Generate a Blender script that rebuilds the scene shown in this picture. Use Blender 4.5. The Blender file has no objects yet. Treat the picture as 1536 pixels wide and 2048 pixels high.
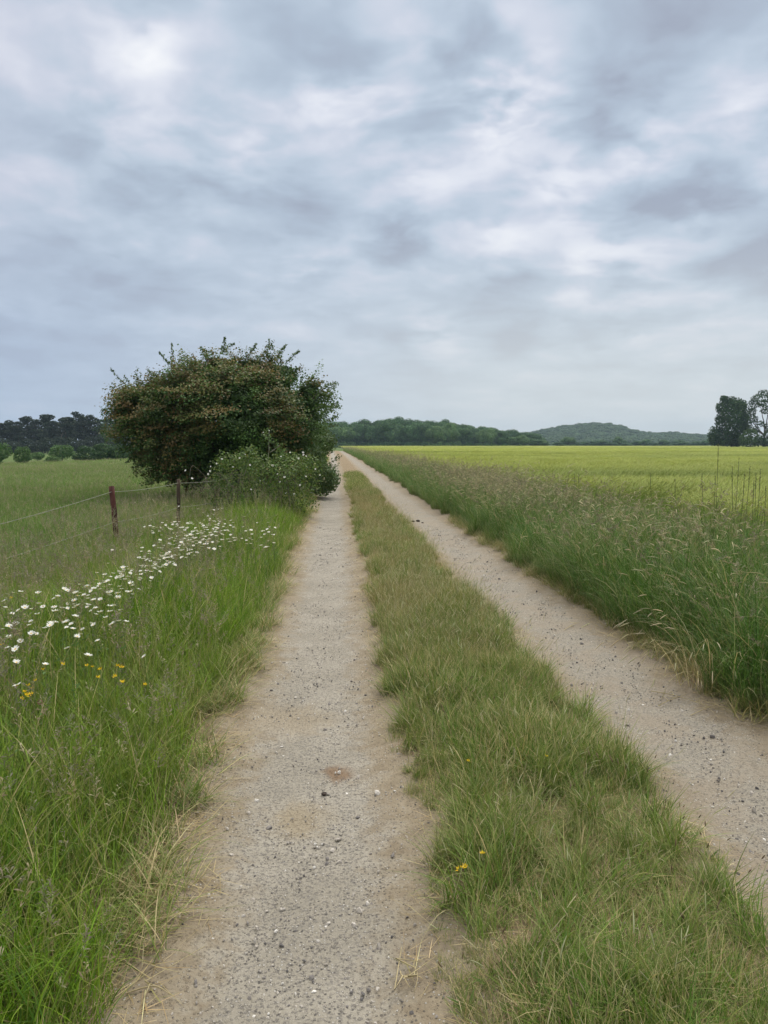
import bpy, math, random
import numpy as np
from mathutils import Vector

SC = bpy.context.scene
COL = SC.collection
rng = np.random.default_rng(7)
random.seed(7)
R_ = math.radians

# ------------------------------------------------------------------ camera
EYE = 1.6
YAW, PITCH, FPX = R_(4.0), R_(-5.05), 1539.0
cam = bpy.data.cameras.new("camera")
cam.sensor_fit = 'AUTO'; cam.sensor_width = 36.0; cam.lens = FPX / 2048 * 36.0
cam.clip_start = 0.05; cam.clip_end = 9000
cam_o = bpy.data.objects.new("camera", cam); COL.objects.link(cam_o)
cam_o.location = (0, 0, EYE)
cam_o.rotation_euler = (R_(90) + PITCH, 0, -YAW)
SC.camera = cam_o
_F = np.array([math.sin(YAW) * math.cos(PITCH), math.cos(YAW) * math.cos(PITCH), math.sin(PITCH)])
_R = np.array([math.cos(YAW), -math.sin(YAW), 0.0])
_U = np.cross(_R, _F)

def ray(px, py):
    return _F + _R * (px - 768) / FPX + _U * (1024 - py) / FPX

def ground_at(px, py, z=0.0):           # where a pixel of the photo meets the level z
    d = ray(px, py); t = (z - EYE) / d[2]
    return d[0] * t, d[1] * t

def at(px, py, Y):                       # where a pixel of the photo meets the plane y = Y
    d = ray(px, py); t = Y / d[1]
    return d[0] * t, Y, EYE + d[2] * t

# ------------------------------------------------------------------ node helper
class Nodes:
    def __init__(self, tree):
        self.t = tree; tree.nodes.clear()
    def new(self, kind, **kw):
        n = self.t.nodes.new(kind)
        for k, v in kw.items():
            if k.startswith('in_'):
                key = k[3:]
                key = int(key) if key.isdigit() else key.replace('_', ' ')
                self.put(n.inputs[key], v)
            else:
                setattr(n, k, v)
        return n
    def put(self, sock, v):
        if isinstance(v, bpy.types.NodeSocket):
            self.t.links.new(v, sock)
        elif v is not None:
            sock.default_value = v
    def math(self, op, a, b=None, clamp=False):
        n = self.new('ShaderNodeMath', operation=op, use_clamp=clamp)
        self.put(n.inputs[0], a)
        if b is not None: self.put(n.inputs[1], b)
        return n.outputs[0]
    def vmath(self, op, a, b=None, out=0):
        n = self.new('ShaderNodeVectorMath', operation=op)
        self.put(n.inputs[0], a)
        if b is not None: self.put(n.inputs[1], b)
        return n.outputs[out]
    def mix(self, f, a, b, blend='MIX'):
        n = self.new('ShaderNodeMix', data_type='RGBA', blend_type=blend)
        self.put(n.inputs[0], f); self.put(n.inputs[6], a); self.put(n.inputs[7], b)
        return n.outputs[2]
    def noise(self, vec, scale, detail=4, rough=0.5, dist=0.0, out='Fac'):
        n = self.new('ShaderNodeTexNoise')
        self.put(n.inputs['Vector'], vec); n.inputs['Scale'].default_value = scale
        n.inputs['Detail'].default_value = detail; n.inputs['Roughness'].default_value = rough
        n.inputs['Distortion'].default_value = dist
        return n.outputs[out]
    def ramp(self, fac, stops, interp='LINEAR'):
        n = self.new('ShaderNodeValToRGB'); self.put(n.inputs[0], fac)
        cr = n.color_ramp; cr.interpolation = interp
        while len(cr.elements) < len(stops): cr.elements.new(0.5)
        for e, (p, c) in zip(cr.elements, stops):
            e.position = p; e.color = (*c, 1) if len(c) == 3 else c
        return n.outputs[0]
    def range(self, v, a, b, c=0.0, d=1.0, kind='SMOOTHSTEP'):
        n = self.new('ShaderNodeMapRange', interpolation_type=kind)
        self.put(n.inputs[0], v)
        for i, q in zip((1, 2, 3, 4), (a, b, c, d)): n.inputs[i].default_value = q
        return n.outputs[0]

def C(*rgb): return (*rgb, 1.0)

# ------------------------------------------------------------------ world: overcast sky with broken cloud
SUN_EL, SUN_AZ = R_(52), R_(35)         # azimuth measured from +Y towards +X
world = bpy.data.worlds.new("World"); SC.world = world; world.use_nodes = True
n = Nodes(world.node_tree)
d = n.vmath('NORMALIZE', n.new('ShaderNodeTexCoord').outputs['Generated'])
sep = n.new('ShaderNodeSeparateXYZ'); n.put(sep.inputs[0], d)
zc = n.math('MAXIMUM', sep.outputs[2], 0.0)
zz = n.math('ADD', zc, 0.20)
pl = n.new('ShaderNodeCombineXYZ')
n.put(pl.inputs[0], n.math('DIVIDE', sep.outputs[0], zz)); n.put(pl.inputs[1], n.math('DIVIDE', sep.outputs[1], zz))
P = n.vmath('ADD', pl.outputs[0], (3.7, 1.9, 0.4))
warp = n.noise(P, 1.7, 4, 0.55, 0.0, 'Color')
wv = n.vmath('SCALE', n.vmath('SUBTRACT', warp, (0.5, 0.5, 0.5))); wv.node.inputs[3].default_value = 0.28
Pw = n.vmath('ADD', P, wv)
n1 = n.noise(Pw, 1.9, 5, 0.5, 0.1)                                                # broad masses
n2 = n.noise(n.vmath('ADD', Pw, (11.3, 4.1, 2.0)), 3.9, 4, 0.48, 0.1)            # broken cloud
n3 = n.noise(n.vmath('ADD', Pw, (1.3, 14.1, 5.0)), 11.0, 4, 0.5, 0.1)            # ragged edges
lo = n.math('ADD', n.math('MULTIPLY', n1, 0.76), n.math('MULTIPLY', n2, 0.72))
lo = n.math('ADD', lo, n.math('MULTIPLY', n3, 0.17))
cov = n.math('SUBTRACT', lo, 0.355)
wob = n.math('MULTIPLY_ADD', n.range(n.math('ADD', n.math('MULTIPLY', n2, .7), n.math('MULTIPLY', n3, .3)), .36, .62), 1.5); wob.node.inputs[2].default_value = 0.20
BLOBS = [  # photo px, py, tightness, amount: brighter and darker masses of cloud
    (250, 40, 1200, .06), (305, 90, 1800, .12), (420, 110, 90, .02), (800, 470, 700, .09),
    (640, 185, 1500, .14), (750, 210, 1500, .14), (990, 235, 700, .22), (1080, 190, 500, .10), (1290, 300, 900, .20), (1130, 370, 1200, .17),
    (880, 40, 200, .10), (1490, 215, 900, .16), (490, 285, 900, .11), (240, 240, 300, .08), (850, 330, 1200, .09),
    (590, 550, 1200, .12), (860, 665, 2200, .17), (1000, 490, 1500, .11), (1240, 490, 1500, .10), (1400, 450, 900, .09), (1250, 590, 700, .08), (1160, 525, 2500, .10),
    (1420, 380, 700, -.20), (1285, 375, 2600, -.16), (1230, 530, 1800, -.17), (1020, 685, 2600, -.18), (810, 690, 3500, -.12), (1530, 530, 900, -.12),
    (640, 90, 500, -.10), (1500, 90, 120, -.07), (1250, 110, 200, -.05), (450, 340, 200, -.06), (1230, 205, 900, -.11), (900, 180, 900, -.08),
    (60, 450, 60, -.06), (150, 760, 60, -.05), (700, 450, 150, -.05), (1060, 300, 1200, -.09),
]
for px, py, k, amt in BLOBS:
    c = ray(px, py); c = c / np.linalg.norm(c)
    e = n.math('EXPONENT', n.math('MULTIPLY', n.math('SUBTRACT', n.vmath('DOT_PRODUCT', d, tuple(c), 1), 1.0), float(k)))
    cov = n.math('ADD', cov, n.math('MULTIPLY', n.math('MULTIPLY', e, wob) if amt > 0 else e, amt))
cl = n.ramp(cov, [(0.22, (.315, .355, .44)), (0.38, (.385, .455, .55)), (0.50, (.455, .53, .625)), (0.61, (.55, .59, .68)),
                  (0.74, (.67, .695, .765)), (0.95, (.84, .85, .87))])
side = n.range(sep.outputs[0], -0.45, 0.30)
hz_c = n.mix(side, C(.37, .45, .60), C(.62, .65, .65))
f_h = n.range(zc, 0.0, 0.30, 0.80, 0.0)
cl = n.mix(f_h, cl, hz_c)
tintl = n.mix(n.math('MULTIPLY', n.range(sep.outputs[0], -0.2, -0.55), n.range(zc, 0.1, 0.3)), cl, C(.42, .42, .54))
cl = n.mix(0.45, cl, tintl)
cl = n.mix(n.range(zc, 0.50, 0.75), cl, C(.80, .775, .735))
high = n.range(zc, 0.50, 0.85, 1.0, 2.2)      # unseen cloud above the frame, brightened as overhead fill for the land
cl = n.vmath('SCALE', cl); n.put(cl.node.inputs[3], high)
below = n.range(sep.outputs[2], -0.05, 0.0)
cl = n.mix(below, C(.16, .17, .12), cl)
sky = n.new('ShaderNodeTexSky', sky_type='NISHITA', sun_disc=False, sun_elevation=SUN_EL, sun_rotation=SUN_AZ)
bg1 = n.new('ShaderNodeBackground'); n.put(bg1.inputs[0], sky.outputs[0]); bg1.inputs[1].default_value = 0.06
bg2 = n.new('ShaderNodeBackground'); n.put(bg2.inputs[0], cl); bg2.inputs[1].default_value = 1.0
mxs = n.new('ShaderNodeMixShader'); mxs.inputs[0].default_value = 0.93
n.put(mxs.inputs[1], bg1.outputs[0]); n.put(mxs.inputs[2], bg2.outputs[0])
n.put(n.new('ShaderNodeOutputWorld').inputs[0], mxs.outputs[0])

sun = bpy.data.lights.new("sun", 'SUN'); sun.energy = 1.5; sun.angle = R_(13); sun.color = (1, .96, .89)
sun_o = bpy.data.objects.new("sun", sun); COL.objects.link(sun_o)
sd = Vector((math.sin(SUN_AZ) * math.cos(SUN_EL), math.cos(SUN_AZ) * math.cos(SUN_EL), math.sin(SUN_EL)))
sun_o.rotation_euler = sd.to_track_quat('Z', 'Y').to_euler(); sun_o.location = (0, -5, 40)

vs = SC.view_settings
vs.view_transform = 'Standard'; vs.look = 'None'; vs.exposure = 0.27; vs.gamma = 1.0; vs.use_curve_mapping = False
SC.render.engine = 'CYCLES'; SC.render.filter_size = 1.2
cy = SC.cycles
cy.max_bounces = 6; cy.diffuse_bounces = 3; cy.glossy_bounces = 2; cy.transmission_bounces = 3; cy.transparent_max_bounces = 6
cy.volume_bounces = 0
cy.use_denoising = True

# ------------------------------------------------------------------ mesh helpers
def tag(o, label=None, cat=None, group=None, kind=None):
    if label: o['label'] = label
    if cat: o['category'] = cat
    if group: o['group'] = group
    if kind: o['kind'] = kind
    return o

def np_mesh(name, V, polys, col=None, mats=(), midx=None, smooth=True):
    """polys: list of (k-gon index arrays)"""
    me = bpy.data.meshes.new(name)
    V = np.asarray(V, np.float32)
    polys = [np.asarray(p, np.int32) for p in polys if len(p)]
    me.vertices.add(len(V)); me.vertices.foreach_set('co', V.ravel())
    if polys:
        tot = np.concatenate([np.full(len(p), p.shape[1], np.int32) for p in polys])
        lv = np.concatenate([p.ravel() for p in polys])
        me.loops.add(len(lv)); me.loops.foreach_set('vertex_index', lv)
        me.polygons.add(len(tot))
        st = np.concatenate([[0], np.cumsum(tot)[:-1]]).astype(np.int32)
        me.polygons.foreach_set('loop_start', st)
        if smooth: me.polygons.foreach_set('use_smooth', np.ones(len(tot), bool))
        if midx is not None: me.polygons.foreach_set('material_index', np.asarray(midx, np.int32))
    for m in mats: me.materials.append(m)
    if col is not None:
        a = me.attributes.new('col', 'FLOAT_COLOR', 'POINT')
        c = np.ones((len(V), 4), np.float32); c[:, :3] = col
        a.data.foreach_set('color', c.ravel())
    me.update(); me.validate()
    return me

def attr(me, name, kind, vals):
    a = me.attributes.new(name, kind, 'POINT')
    key = {'FLOAT': 'value', 'INT': 'value', 'BOOLEAN': 'value', 'FLOAT_VECTOR': 'vector'}[kind]
    a.data.foreach_set(key, np.asarray(vals).ravel())

def link(name, me, parent=None, loc=None):
    o = bpy.data.objects.new(name, me); COL.objects.link(o)
    if parent is not None: o.parent = parent
    if loc is not None: o.location = loc
    return o

def empty(name, loc, rz=0.0):
    o = bpy.data.objects.new(name, None); COL.objects.link(o)
    o.location = loc; o.rotation_euler = (0, 0, rz); o.empty_display_size = 0.2
    return o

def copy_tree(o, parent=None):
    kids = list(o.children)
    c = o.copy(); COL.objects.link(c)
    if parent is not None: c.parent = parent
    for k in kids: copy_tree(k, c)
    return c

class MB:
    """collects pieces (verts, quads, tris, colour) for one mesh"""
    def __init__(s): s.V = []; s.Q = []; s.T = []; s.c = []; s.n = 0
    def add(s, V, Q=None, T=None, col=(.5, .5, .5)):
        V = np.asarray(V, float).reshape(-1, 3)
        if Q is not None and len(Q): s.Q.append(np.asarray(Q) + s.n)
        if T is not None and len(T): s.T.append(np.asarray(T) + s.n)
        c = np.asarray(col, float)
        if c.ndim == 1: c = np.tile(c, (len(V), 1))
        s.V.append(V); s.c.append(c); s.n += len(V)
    def arrays(s):
        pol = []
        if s.Q: pol.append(np.concatenate(s.Q))
        if s.T: pol.append(np.concatenate(s.T))
        return np.concatenate(s.V), pol, np.concatenate(s.c)
    def mesh(s, name, mat, smooth=True):
        V, p, c = s.arrays()
        return np_mesh(name, V, p, c, [mat], None, smooth)

def tube(mb, pts, rad, col, sides=6, cap=True):
    pts = np.asarray(pts, float); m = len(pts)
    rad = np.broadcast_to(np.asarray(rad, float), (m,))
    T = np.gradient(pts, axis=0); T /= np.linalg.norm(T, axis=1)[:, None] + 1e-9
    ref = np.array([0, 0, 1.0]) if abs(T[:, 2]).mean() < 0.8 else np.array([1.0, 0, 0])
    A = np.cross(T, ref); A /= np.linalg.norm(A, axis=1)[:, None] + 1e-9
    B = np.cross(T, A)
    an = np.arange(sides) / sides * 2 * np.pi
    V = pts[:, None, :] + rad[:, None, None] * (np.cos(an)[None, :, None] * A[:, None, :] + np.sin(an)[None, :, None] * B[:, None, :])
    Q = []
    for i in range(m - 1):
        for j in range(sides):
            k = (j + 1) % sides
            Q.append((i * sides + j, i * sides + k, (i + 1) * sides + k, (i + 1) * sides + j))
    V = V.reshape(-1, 3); Tt = []
    if cap:
        V = np.vstack([V, pts[-1:]]); e = len(V) - 1
        Tt = [((m - 1) * sides + j, (m - 1) * sides + (j + 1) % sides, e) for j in range(sides)]
    mb.add(V, Q, Tt, col)

def palette(r, pal, n):
    cols = np.array([p[1] for p in pal], float); w = np.array([p[0] for p in pal], float); w /= w.sum()
    c = cols[r.choice(len(pal), n, p=w)]
    return c * r.uniform(.78, 1.25, (n, 1)) * r.uniform(.93, 1.07, (n, 3))

def blades(mb, r, n, R, h, w, lean, curl, pal, tipcol=None, tipf=0.0, seg=4, root=None, az=None, basecol=None, z0=0.0, rectR=None):
    """n curved grass blades; h, w, lean, curl are (lo, hi)"""
    if root is None:
        if rectR is not None:
            x = r.uniform(-rectR, rectR, n); y = r.uniform(-rectR, rectR, n)
        else:
            rr = R * np.sqrt(r.uniform(0, 1, n)); t = r.uniform(0, 2 * np.pi, n); x = rr * np.cos(t); y = rr * np.sin(t)
        root = np.stack([x, y, np.full(n, z0)], 1)
    if az is None: az = r.uniform(0, 2 * np.pi, n)
    L = r.uniform(h[0], h[1], n); W = r.uniform(w[0], w[1], n) * .5
    th0 = r.uniform(lean[0], lean[1], n); k = r.uniform(curl[0], curl[1], n)
    s = np.linspace(0, 1, seg + 1)
    th = th0[:, None] + k[:, None] * s[None, :] ** 1.6
    thm = .5 * (th[:, 1:] + th[:, :-1])
    dx = np.sin(thm) * (L / seg)[:, None]; dz = np.cos(thm) * (L / seg)[:, None]
    hx = np.concatenate([np.zeros((n, 1)), np.cumsum(dx, 1)], 1); hz = np.concatenate([np.zeros((n, 1)), np.cumsum(dz, 1)], 1)
    ca, sa = np.cos(az)[:, None], np.sin(az)[:, None]
    cx = root[:, 0:1] + hx * ca; cyy = root[:, 1:2] + hx * sa; cz = root[:, 2:3] + hz
    ws = W[:, None] * np.clip(1.02 - s[None, :] ** 2.2, .06, 1)
    tw = az + np.pi / 2 + r.uniform(-.7, .7, n)
    ox = np.cos(tw)[:, None] * ws; oy = np.sin(tw)[:, None] * ws
    A = np.stack([cx - ox, cyy - oy, cz], 2); B = np.stack([cx + ox, cyy + oy, cz], 2)
    V = np.stack([A, B], 2).reshape(-1, 3)
    base = np.arange(n)[:, None] * (2 * (seg + 1)) + np.arange(seg)[None, :] * 2
    Q = np.stack([base, base + 1, base + 3, base + 2], 2).reshape(-1, 4)
    c0 = palette(r, pal, n)
    cc = np.repeat(c0[:, None, :], seg + 1, 1)
    if basecol is not None:
        f = np.clip(1 - s / .35, 0, 1)[None, :, None] * .6
        cc = cc * (1 - f) + np.array(basecol) * f
    if tipcol is not None:
        f = (np.clip((s - .45) / .55, 0, 1)[None, :] * (r.uniform(0, 1, n) < tipf)[:, None])[:, :, None]
        cc = cc * (1 - f) + np.array(tipcol) * f
    cc = np.repeat(cc[:, :, None, :], 2, 2).reshape(-1, 3)
    mb.add(V, Q, None, cc)
    tips = np.stack([cx[:, -1], cyy[:, -1], cz[:, -1]], 1)
    tdir = np.stack([np.sin(th[:, -1]) * np.cos(az), np.sin(th[:, -1]) * np.sin(az), np.cos(th[:, -1])], 1)
    return tips, tdir

def unit(v): return v / (np.linalg.norm(v, axis=-1, keepdims=True) + 1e-9)

def spikes(mb, r, P, D, length, width, droop, pal, sides=3, seg=4):
    """plump seed heads (thin spindles) from points P along D, drooping"""
    n = len(P); L = r.uniform(*length, n); W = r.uniform(*width, n) * .5
    s = np.linspace(0, 1, seg + 1)
    dr = r.uniform(*droop, n)
    cen = np.zeros((n, seg + 1, 3)); cen[:, 0] = P
    hd = unit(D * np.array([1, 1, 0]) + 1e-4); cur = D.copy()
    for j in range(seg):
        cur = unit(cur + (hd * .6 - np.array([0, 0, 1.0])) * (dr / seg)[:, None])
        cen[:, j + 1] = cen[:, j] + cur * (L / seg)[:, None]
    A = unit(np.cross(D, np.array([.3, .2, 1.0]))); B = unit(np.cross(D, A))
    prof = np.clip(np.sin(np.pi * np.clip(s * .9 + .08, 0, 1)), .12, 1) ** .6
    ang = np.arange(sides) / sides * 2 * np.pi
    V = cen[:, :, None, :] + (W[:, None] * prof[None, :])[:, :, None, None] * (np.cos(ang)[None, None, :, None] * A[:, None, None, :] + np.sin(ang)[None, None, :, None] * B[:, None, None, :])
    b = np.arange(n)[:, None, None] * ((seg + 1) * sides) + np.arange(seg)[None, :, None] * sides
    j = np.arange(sides)[None, None, :]; k = (j + 1) % sides
    Q = np.stack([b + j, b + k, b + k + sides, b + j + sides], 3).reshape(-1, 4)
    c0 = palette(r, pal, n)
    mb.add(V.reshape(-1, 3), Q, None, np.repeat(c0, (seg + 1) * sides, 0))
    return cen[:, -1], unit(cen[:, -1] - cen[:, -2])

def panicles(mb, r, P, D, size, m, pal, w=.004):
    """loose feathery seed heads: m short side blades per stem, spread below the tip"""
    n = len(P)
    t = np.tile(np.linspace(.05, 1, m), (n, 1)); L = r.uniform(*size, n)
    root = P[:, None, :] - D[:, None, :] * (t * L[:, None])[:, :, None]
    root = root.reshape(-1, 3); N = n * m
    ln = (.25 + .75 * t.reshape(-1)) * np.repeat(L, m) * .38
    az = r.uniform(0, 2 * np.pi, N); el = r.uniform(.5, 1.3, N)
    dirv = np.stack([np.sin(el) * np.cos(az), np.sin(el) * np.sin(az), np.cos(el)], 1)
    sidev = unit(np.cross(dirv, r.normal(size=(N, 3)))) * (w * r.uniform(.6, 1.3, (N, 1)))
    mid = root + dirv * (ln * .65)[:, None]; tip = root + dirv * ln[:, None] - np.array([0, 0, .12]) * ln[:, None]
    V = np.stack([root, mid + sidev, tip, mid - sidev], 1).reshape(-1, 3)
    Q = np.arange(N * 4).reshape(-1, 4)
    mb.add(V, Q, None, np.repeat(np.repeat(palette(r, pal, n), m, 0), 4, 0))

# ------------------------------------------------------------------ materials
def foliage_mat(name, transl=.3, rough=.6, var=.35, spec=.25, gain=1.0, dry=(.36, .29, .15)):
    m = bpy.data.materials.new(name); m.use_nodes = True; k = Nodes(m.node_tree)
    col = k.new('ShaderNodeAttribute', attribute_name='col').outputs['Color']
    rnd = k.new('ShaderNodeObjectInfo').outputs['Random']
    tn = k.new('ShaderNodeAttribute', attribute_name='tint', attribute_type='INSTANCER').outputs['Fac']
    v = k.math('MULTIPLY_ADD', rnd, var); v.node.inputs[2].default_value = gain - var / 2
    c = k.vmath('SCALE', col); k.put(c.node.inputs[3], v)
    c = k.mix(tn, c, C(*dry))
    bs = k.new('ShaderNodeBsdfPrincipled'); k.put(bs.inputs['Base Color'], c)
    bs.inputs['Roughness'].default_value = rough; bs.inputs['Specular IOR Level'].default_value = spec
    tr = k.new('ShaderNodeBsdfTranslucent'); k.put(tr.inputs[0], k.mix(1.0, c, C(1.0, 1.0, .7), 'MULTIPLY'))
    mx = k.new('ShaderNodeMixShader'); mx.inputs[0].default_value = transl
    k.put(mx.inputs[1], bs.outputs[0]); k.put(mx.inputs[2], tr.outputs[0])
    k.put(k.new('ShaderNodeOutputMaterial').inputs[0], mx.outputs[0])
    return m

def plain_mat(name, a, b, scale=8, rough=.8, bump=.3, stretch=(1, 1, 1)):
    m = bpy.data.materials.new(name); m.use_nodes = True; k = Nodes(m.node_tree)
    co = k.vmath('MULTIPLY', k.new('ShaderNodeTexCoord').outputs['Object'], stretch)
    f = k.noise(co, scale, 6, .6)
    c = k.mix(k.range(f, .35, .65), C(*a), C(*b))
    bs = k.new('ShaderNodeBsdfPrincipled'); k.put(bs.inputs['Base Color'], c); bs.inputs['Roughness'].default_value = rough
    bs.inputs['Specular IOR Level'].default_value = .25
    bp = k.new('ShaderNodeBump'); bp.inputs['Strength'].default_value = bump; bp.inputs['Distance'].default_value = .01
    k.put(bp.inputs['Height'], f); k.put(bs.inputs['Normal'], bp.outputs[0])
    k.put(k.new('ShaderNodeOutputMaterial').inputs[0], bs.outputs[0])
    return m

M_GRASS = foliage_mat('grass_blades', .32, gain=1.42, var=.45)
M_LEAF = foliage_mat('leaves', .3, .55, .2, .3, gain=1.3)
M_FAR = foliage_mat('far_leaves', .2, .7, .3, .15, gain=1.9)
M_DARK = foliage_mat('dark_leaves', .2, .7, .25, .15, gain=1.05)
M_HILL = foliage_mat('hill_leaves', .2, .8, .25, .1, gain=1.15)
M_BARLEY = foliage_mat('barley_blades', .42, gain=1.5, dry=(.12, .19, .03))
M_BARK = plain_mat('bark', (.05, .04, .03), (.11, .09, .07), 9, .9, .6, (1, 1, .25))

# ------------------------------------------------------------------ lie of the land
def shift(y):                               # the lane drifts gently to the right
    y = np.asarray(y, float)
    return .0075 * np.clip(y - 4, 0, 40) + .004 * np.clip(y - 44, 0, 60)

def land(x, y):
    x = np.asarray(x, float); y = np.asarray(y, float)
    dl = np.maximum(0, -x - 6)
    z = -1.3 * (1 - np.exp(-(dl / 32) ** 2))
    u = x - shift(y)
    z = z + .05 * np.exp(-((u - .9) / .5) ** 4) * (y < 300)     # grassy middle
    z = z + .07 * np.clip((-u - .75) / .9, 0, 1) * (y < 300) + .08 * np.clip((u - 2.65) / .8, 0, 1) * (y < 300)
    z = z + .012 * np.sin(x * 2.1 + y * .7) + .01 * np.sin(y * 1.3 - x * .6) + .05 * np.sin(x * .21 + 1) * np.sin(y * .17)*(np.abs(x-1) > 4)
    return z

def grid_mesh(name, xs, ys, zf, mat):
    X, Y = np.meshgrid(xs, ys); Z = zf(X, Y)
    V = np.stack([X, Y, Z], 2).reshape(-1, 3)
    i = np.arange(len(ys) - 1)[:, None] * len(xs) + np.arange(len(xs) - 1)[None, :]
    Q = np.stack([i, i + 1, i + 1 + len(xs), i + len(xs)], 2).reshape(-1, 4)
    return np_mesh(name, V, [Q], None, [mat])

def mat_ground():
    m = bpy.data.materials.new('meadow_soil'); m.use_nodes = True; k = Nodes(m.node_tree)
    g = k.new('ShaderNodeNewGeometry').outputs['Position']
    a = k.noise(g, .35, 6, .6); b = k.noise(g, 14, 5, .65)
    c = k.mix(k.range(a, .35, .65), C(.075, .125, .03), C(.11, .15, .045))
    c = k.mix(k.math('MULTIPLY', k.range(b, .5, .75), .6), c, C(.15, .13, .07))
    bs = k.new('ShaderNodeBsdfPrincipled'); k.put(bs.inputs['Base Color'], c); bs.inputs['Roughness'].default_value = .95
    bs.inputs['Specular IOR Level'].default_value = .1
    bp = k.new('ShaderNodeBump'); bp.inputs['Strength'].default_value = .8; bp.inputs['Distance'].default_value = .05
    k.put(bp.inputs['Height'], b); k.put(bs.inputs['Normal'], bp.outputs[0])
    k.put(k.new('ShaderNodeOutputMaterial').inputs[0], bs.outputs[0])
    return m

def geo(a, b, n_): return np.sign(b) * (np.geomspace(abs(a), abs(b), n_))
xs = np.unique(np.round(np.concatenate([np.linspace(-12, 12, 97), -np.geomspace(12, 1800, 60), np.geomspace(12, 1800, 40)]), 3))
ys = np.unique(np.round(np.concatenate([np.linspace(-8, 24, 97), np.geomspace(24, 2600, 90), [-60, -25]]), 3))
def ground_z(x, y):
    u = x - shift(y)
    return land(x, y) - .10 * (1 / (1 + np.exp((np.abs(u - .95) - 2.0) / .06))) * (y < 190) * (y > -7.4)
gd = link('ground', grid_mesh('ground', xs, ys, ground_z, mat_ground())); tag(gd, kind='structure')

# ------------------------------------------------------------------ lane: two stony wheel tracks with soil between
def mat_path():
    m = bpy.data.materials.new('lane_dirt'); m.use_nodes = True; k = Nodes(m.node_tree)
    g = k.new('ShaderNodeNewGeometry').outputs['Position']
    tx = k.new('ShaderNodeAttribute', attribute_name='across').outputs['Fac']      # 0 in the wheel track, 1 at its edge
    rt = k.new('ShaderNodeAttribute', attribute_name='east').outputs['Fac']        # the right-hand track is sandier
    nA = k.noise(g, 2.2, 6, .62, .4); nB = k.noise(g, 9, 6, .65, .3); nC = k.noise(g, 70, 5, .7); nD = k.noise(g, 260, 3, .7)
    e = k.math('ADD', tx, k.math('MULTIPLY', k.math('SUBTRACT', nB, .5), 1.1))
    sandy = k.range(e, .35, .85)
    grey = k.mix(k.range(nA, .38, .62), C(.300, .272, .218), C(.362, .330, .270))
    grey = k.mix(k.math('MULTIPLY', k.range(nC, .50, .60), .75), grey, C(.13, .12, .11))
    grey = k.mix(k.math('MULTIPLY', k.range(nD, .54, .64), .6), grey, C(.48, .44, .39))
    grey = k.mix(k.math('MULTIPLY', k.range(k.noise(g, 22, 4, .7), .50, .68), .35), grey, C(.20, .188, .165))
    sand = k.mix(k.range(nB, .35, .7), C(.325, .272, .192), C(.25, .205, .143))
    sand = k.mix(k.math('MULTIPLY', k.range(nC, .5, .7), .4), sand, C(.17, .125, .085))
    c = k.mix(sandy, grey, sand)
    c = k.mix(k.math('MULTIPLY', k.math('MULTIPLY', rt, k.range(nA, .42, .58)), .6), c, C(.275, .23, .172))
    soil = k.range(e, 1.0, 1.35)
    c = k.mix(soil, c, k.mix(nC, C(.20, .145, .09), C(.30, .235, .14)))
    # embedded stones: light and dark chips
    vo = k.new('ShaderNodeTexVoronoi', feature='F1'); k.put(vo.inputs['Vector'], g); vo.inputs['Scale'].default_value = 75
    chip = k.range(vo.outputs['Distance'], .34, .22)
    sp = k.new('ShaderNodeSeparateColor'); k.put(sp.inputs[0], vo.outputs['Color'])
    dens = k.range(k.noise(g, 3.0, 3, .6), .3, .65)
    lit = k.math('MULTIPLY', k.math('MULTIPLY', chip, k.math('GREATER_THAN', sp.outputs[0], .76)), dens)
    drk = k.math('MULTIPLY', k.math('MULTIPLY', chip, k.math('LESS_THAN', sp.outputs[0], .32)), dens)
    c = k.mix(k.math('MULTIPLY', lit, .95), c, C(.55, .52, .47)); c = k.mix(k.math('MULTIPLY', drk, .9), c, C(.10, .095, .09))
    # ochre and rust stains in the dust
    for (px, py, rad, cc, amt) in ((675, 1530, .085, (.19, .115, .06), .75), (600, 1625, .14, (.30, .23, .13), .5), (590, 1430, .25, (.32, .25, .155), .4)):
        X, Y = ground_at(px, py)
        dd = k.vmath('MULTIPLY', k.vmath('SUBTRACT', g, (X, Y, 0)), (1, .8, 0))
        ln = k.math('ADD', k.vmath('LENGTH', dd, None, 1), k.math('MULTIPLY', k.math('SUBTRACT', nB, .5), rad * 2))
        c = k.mix(k.math('MULTIPLY', k.range(ln, rad * 1.3, rad * .3), amt), c, C(*cc))
    bs = k.new('ShaderNodeBsdfPrincipled'); k.put(bs.inputs['Base Color'], c); bs.inputs['Roughness'].default_value = .95
    bs.inputs['Specular IOR Level'].default_value = .15
    h = k.math('ADD', k.math('MULTIPLY', nC, .5), k.math('ADD', k.math('MULTIPLY', chip, .35), k.math('MULTIPLY', nD, .25)))
    bp = k.new('ShaderNodeBump'); bp.inputs['Strength'].default_value = 1.0; bp.inputs['Distance'].default_value = .016
    k.put(bp.inputs['Height'], h); k.put(bs.inputs['Normal'], bp.outputs[0])
    k.put(k.new('ShaderNodeOutputMaterial').inputs[0], bs.outputs[0])
    return m

TRK = (-.10, 1.95); HALF = .47
def edge_wob(y, s):
    return .025 * np.sin(y * 1.9 + s * 2) + .025 * np.sin(y * 4.3 + s) + .025 * np.sin(y * 9.1 + s * 5) + .02 * np.sin(y * .6 + s)

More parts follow.
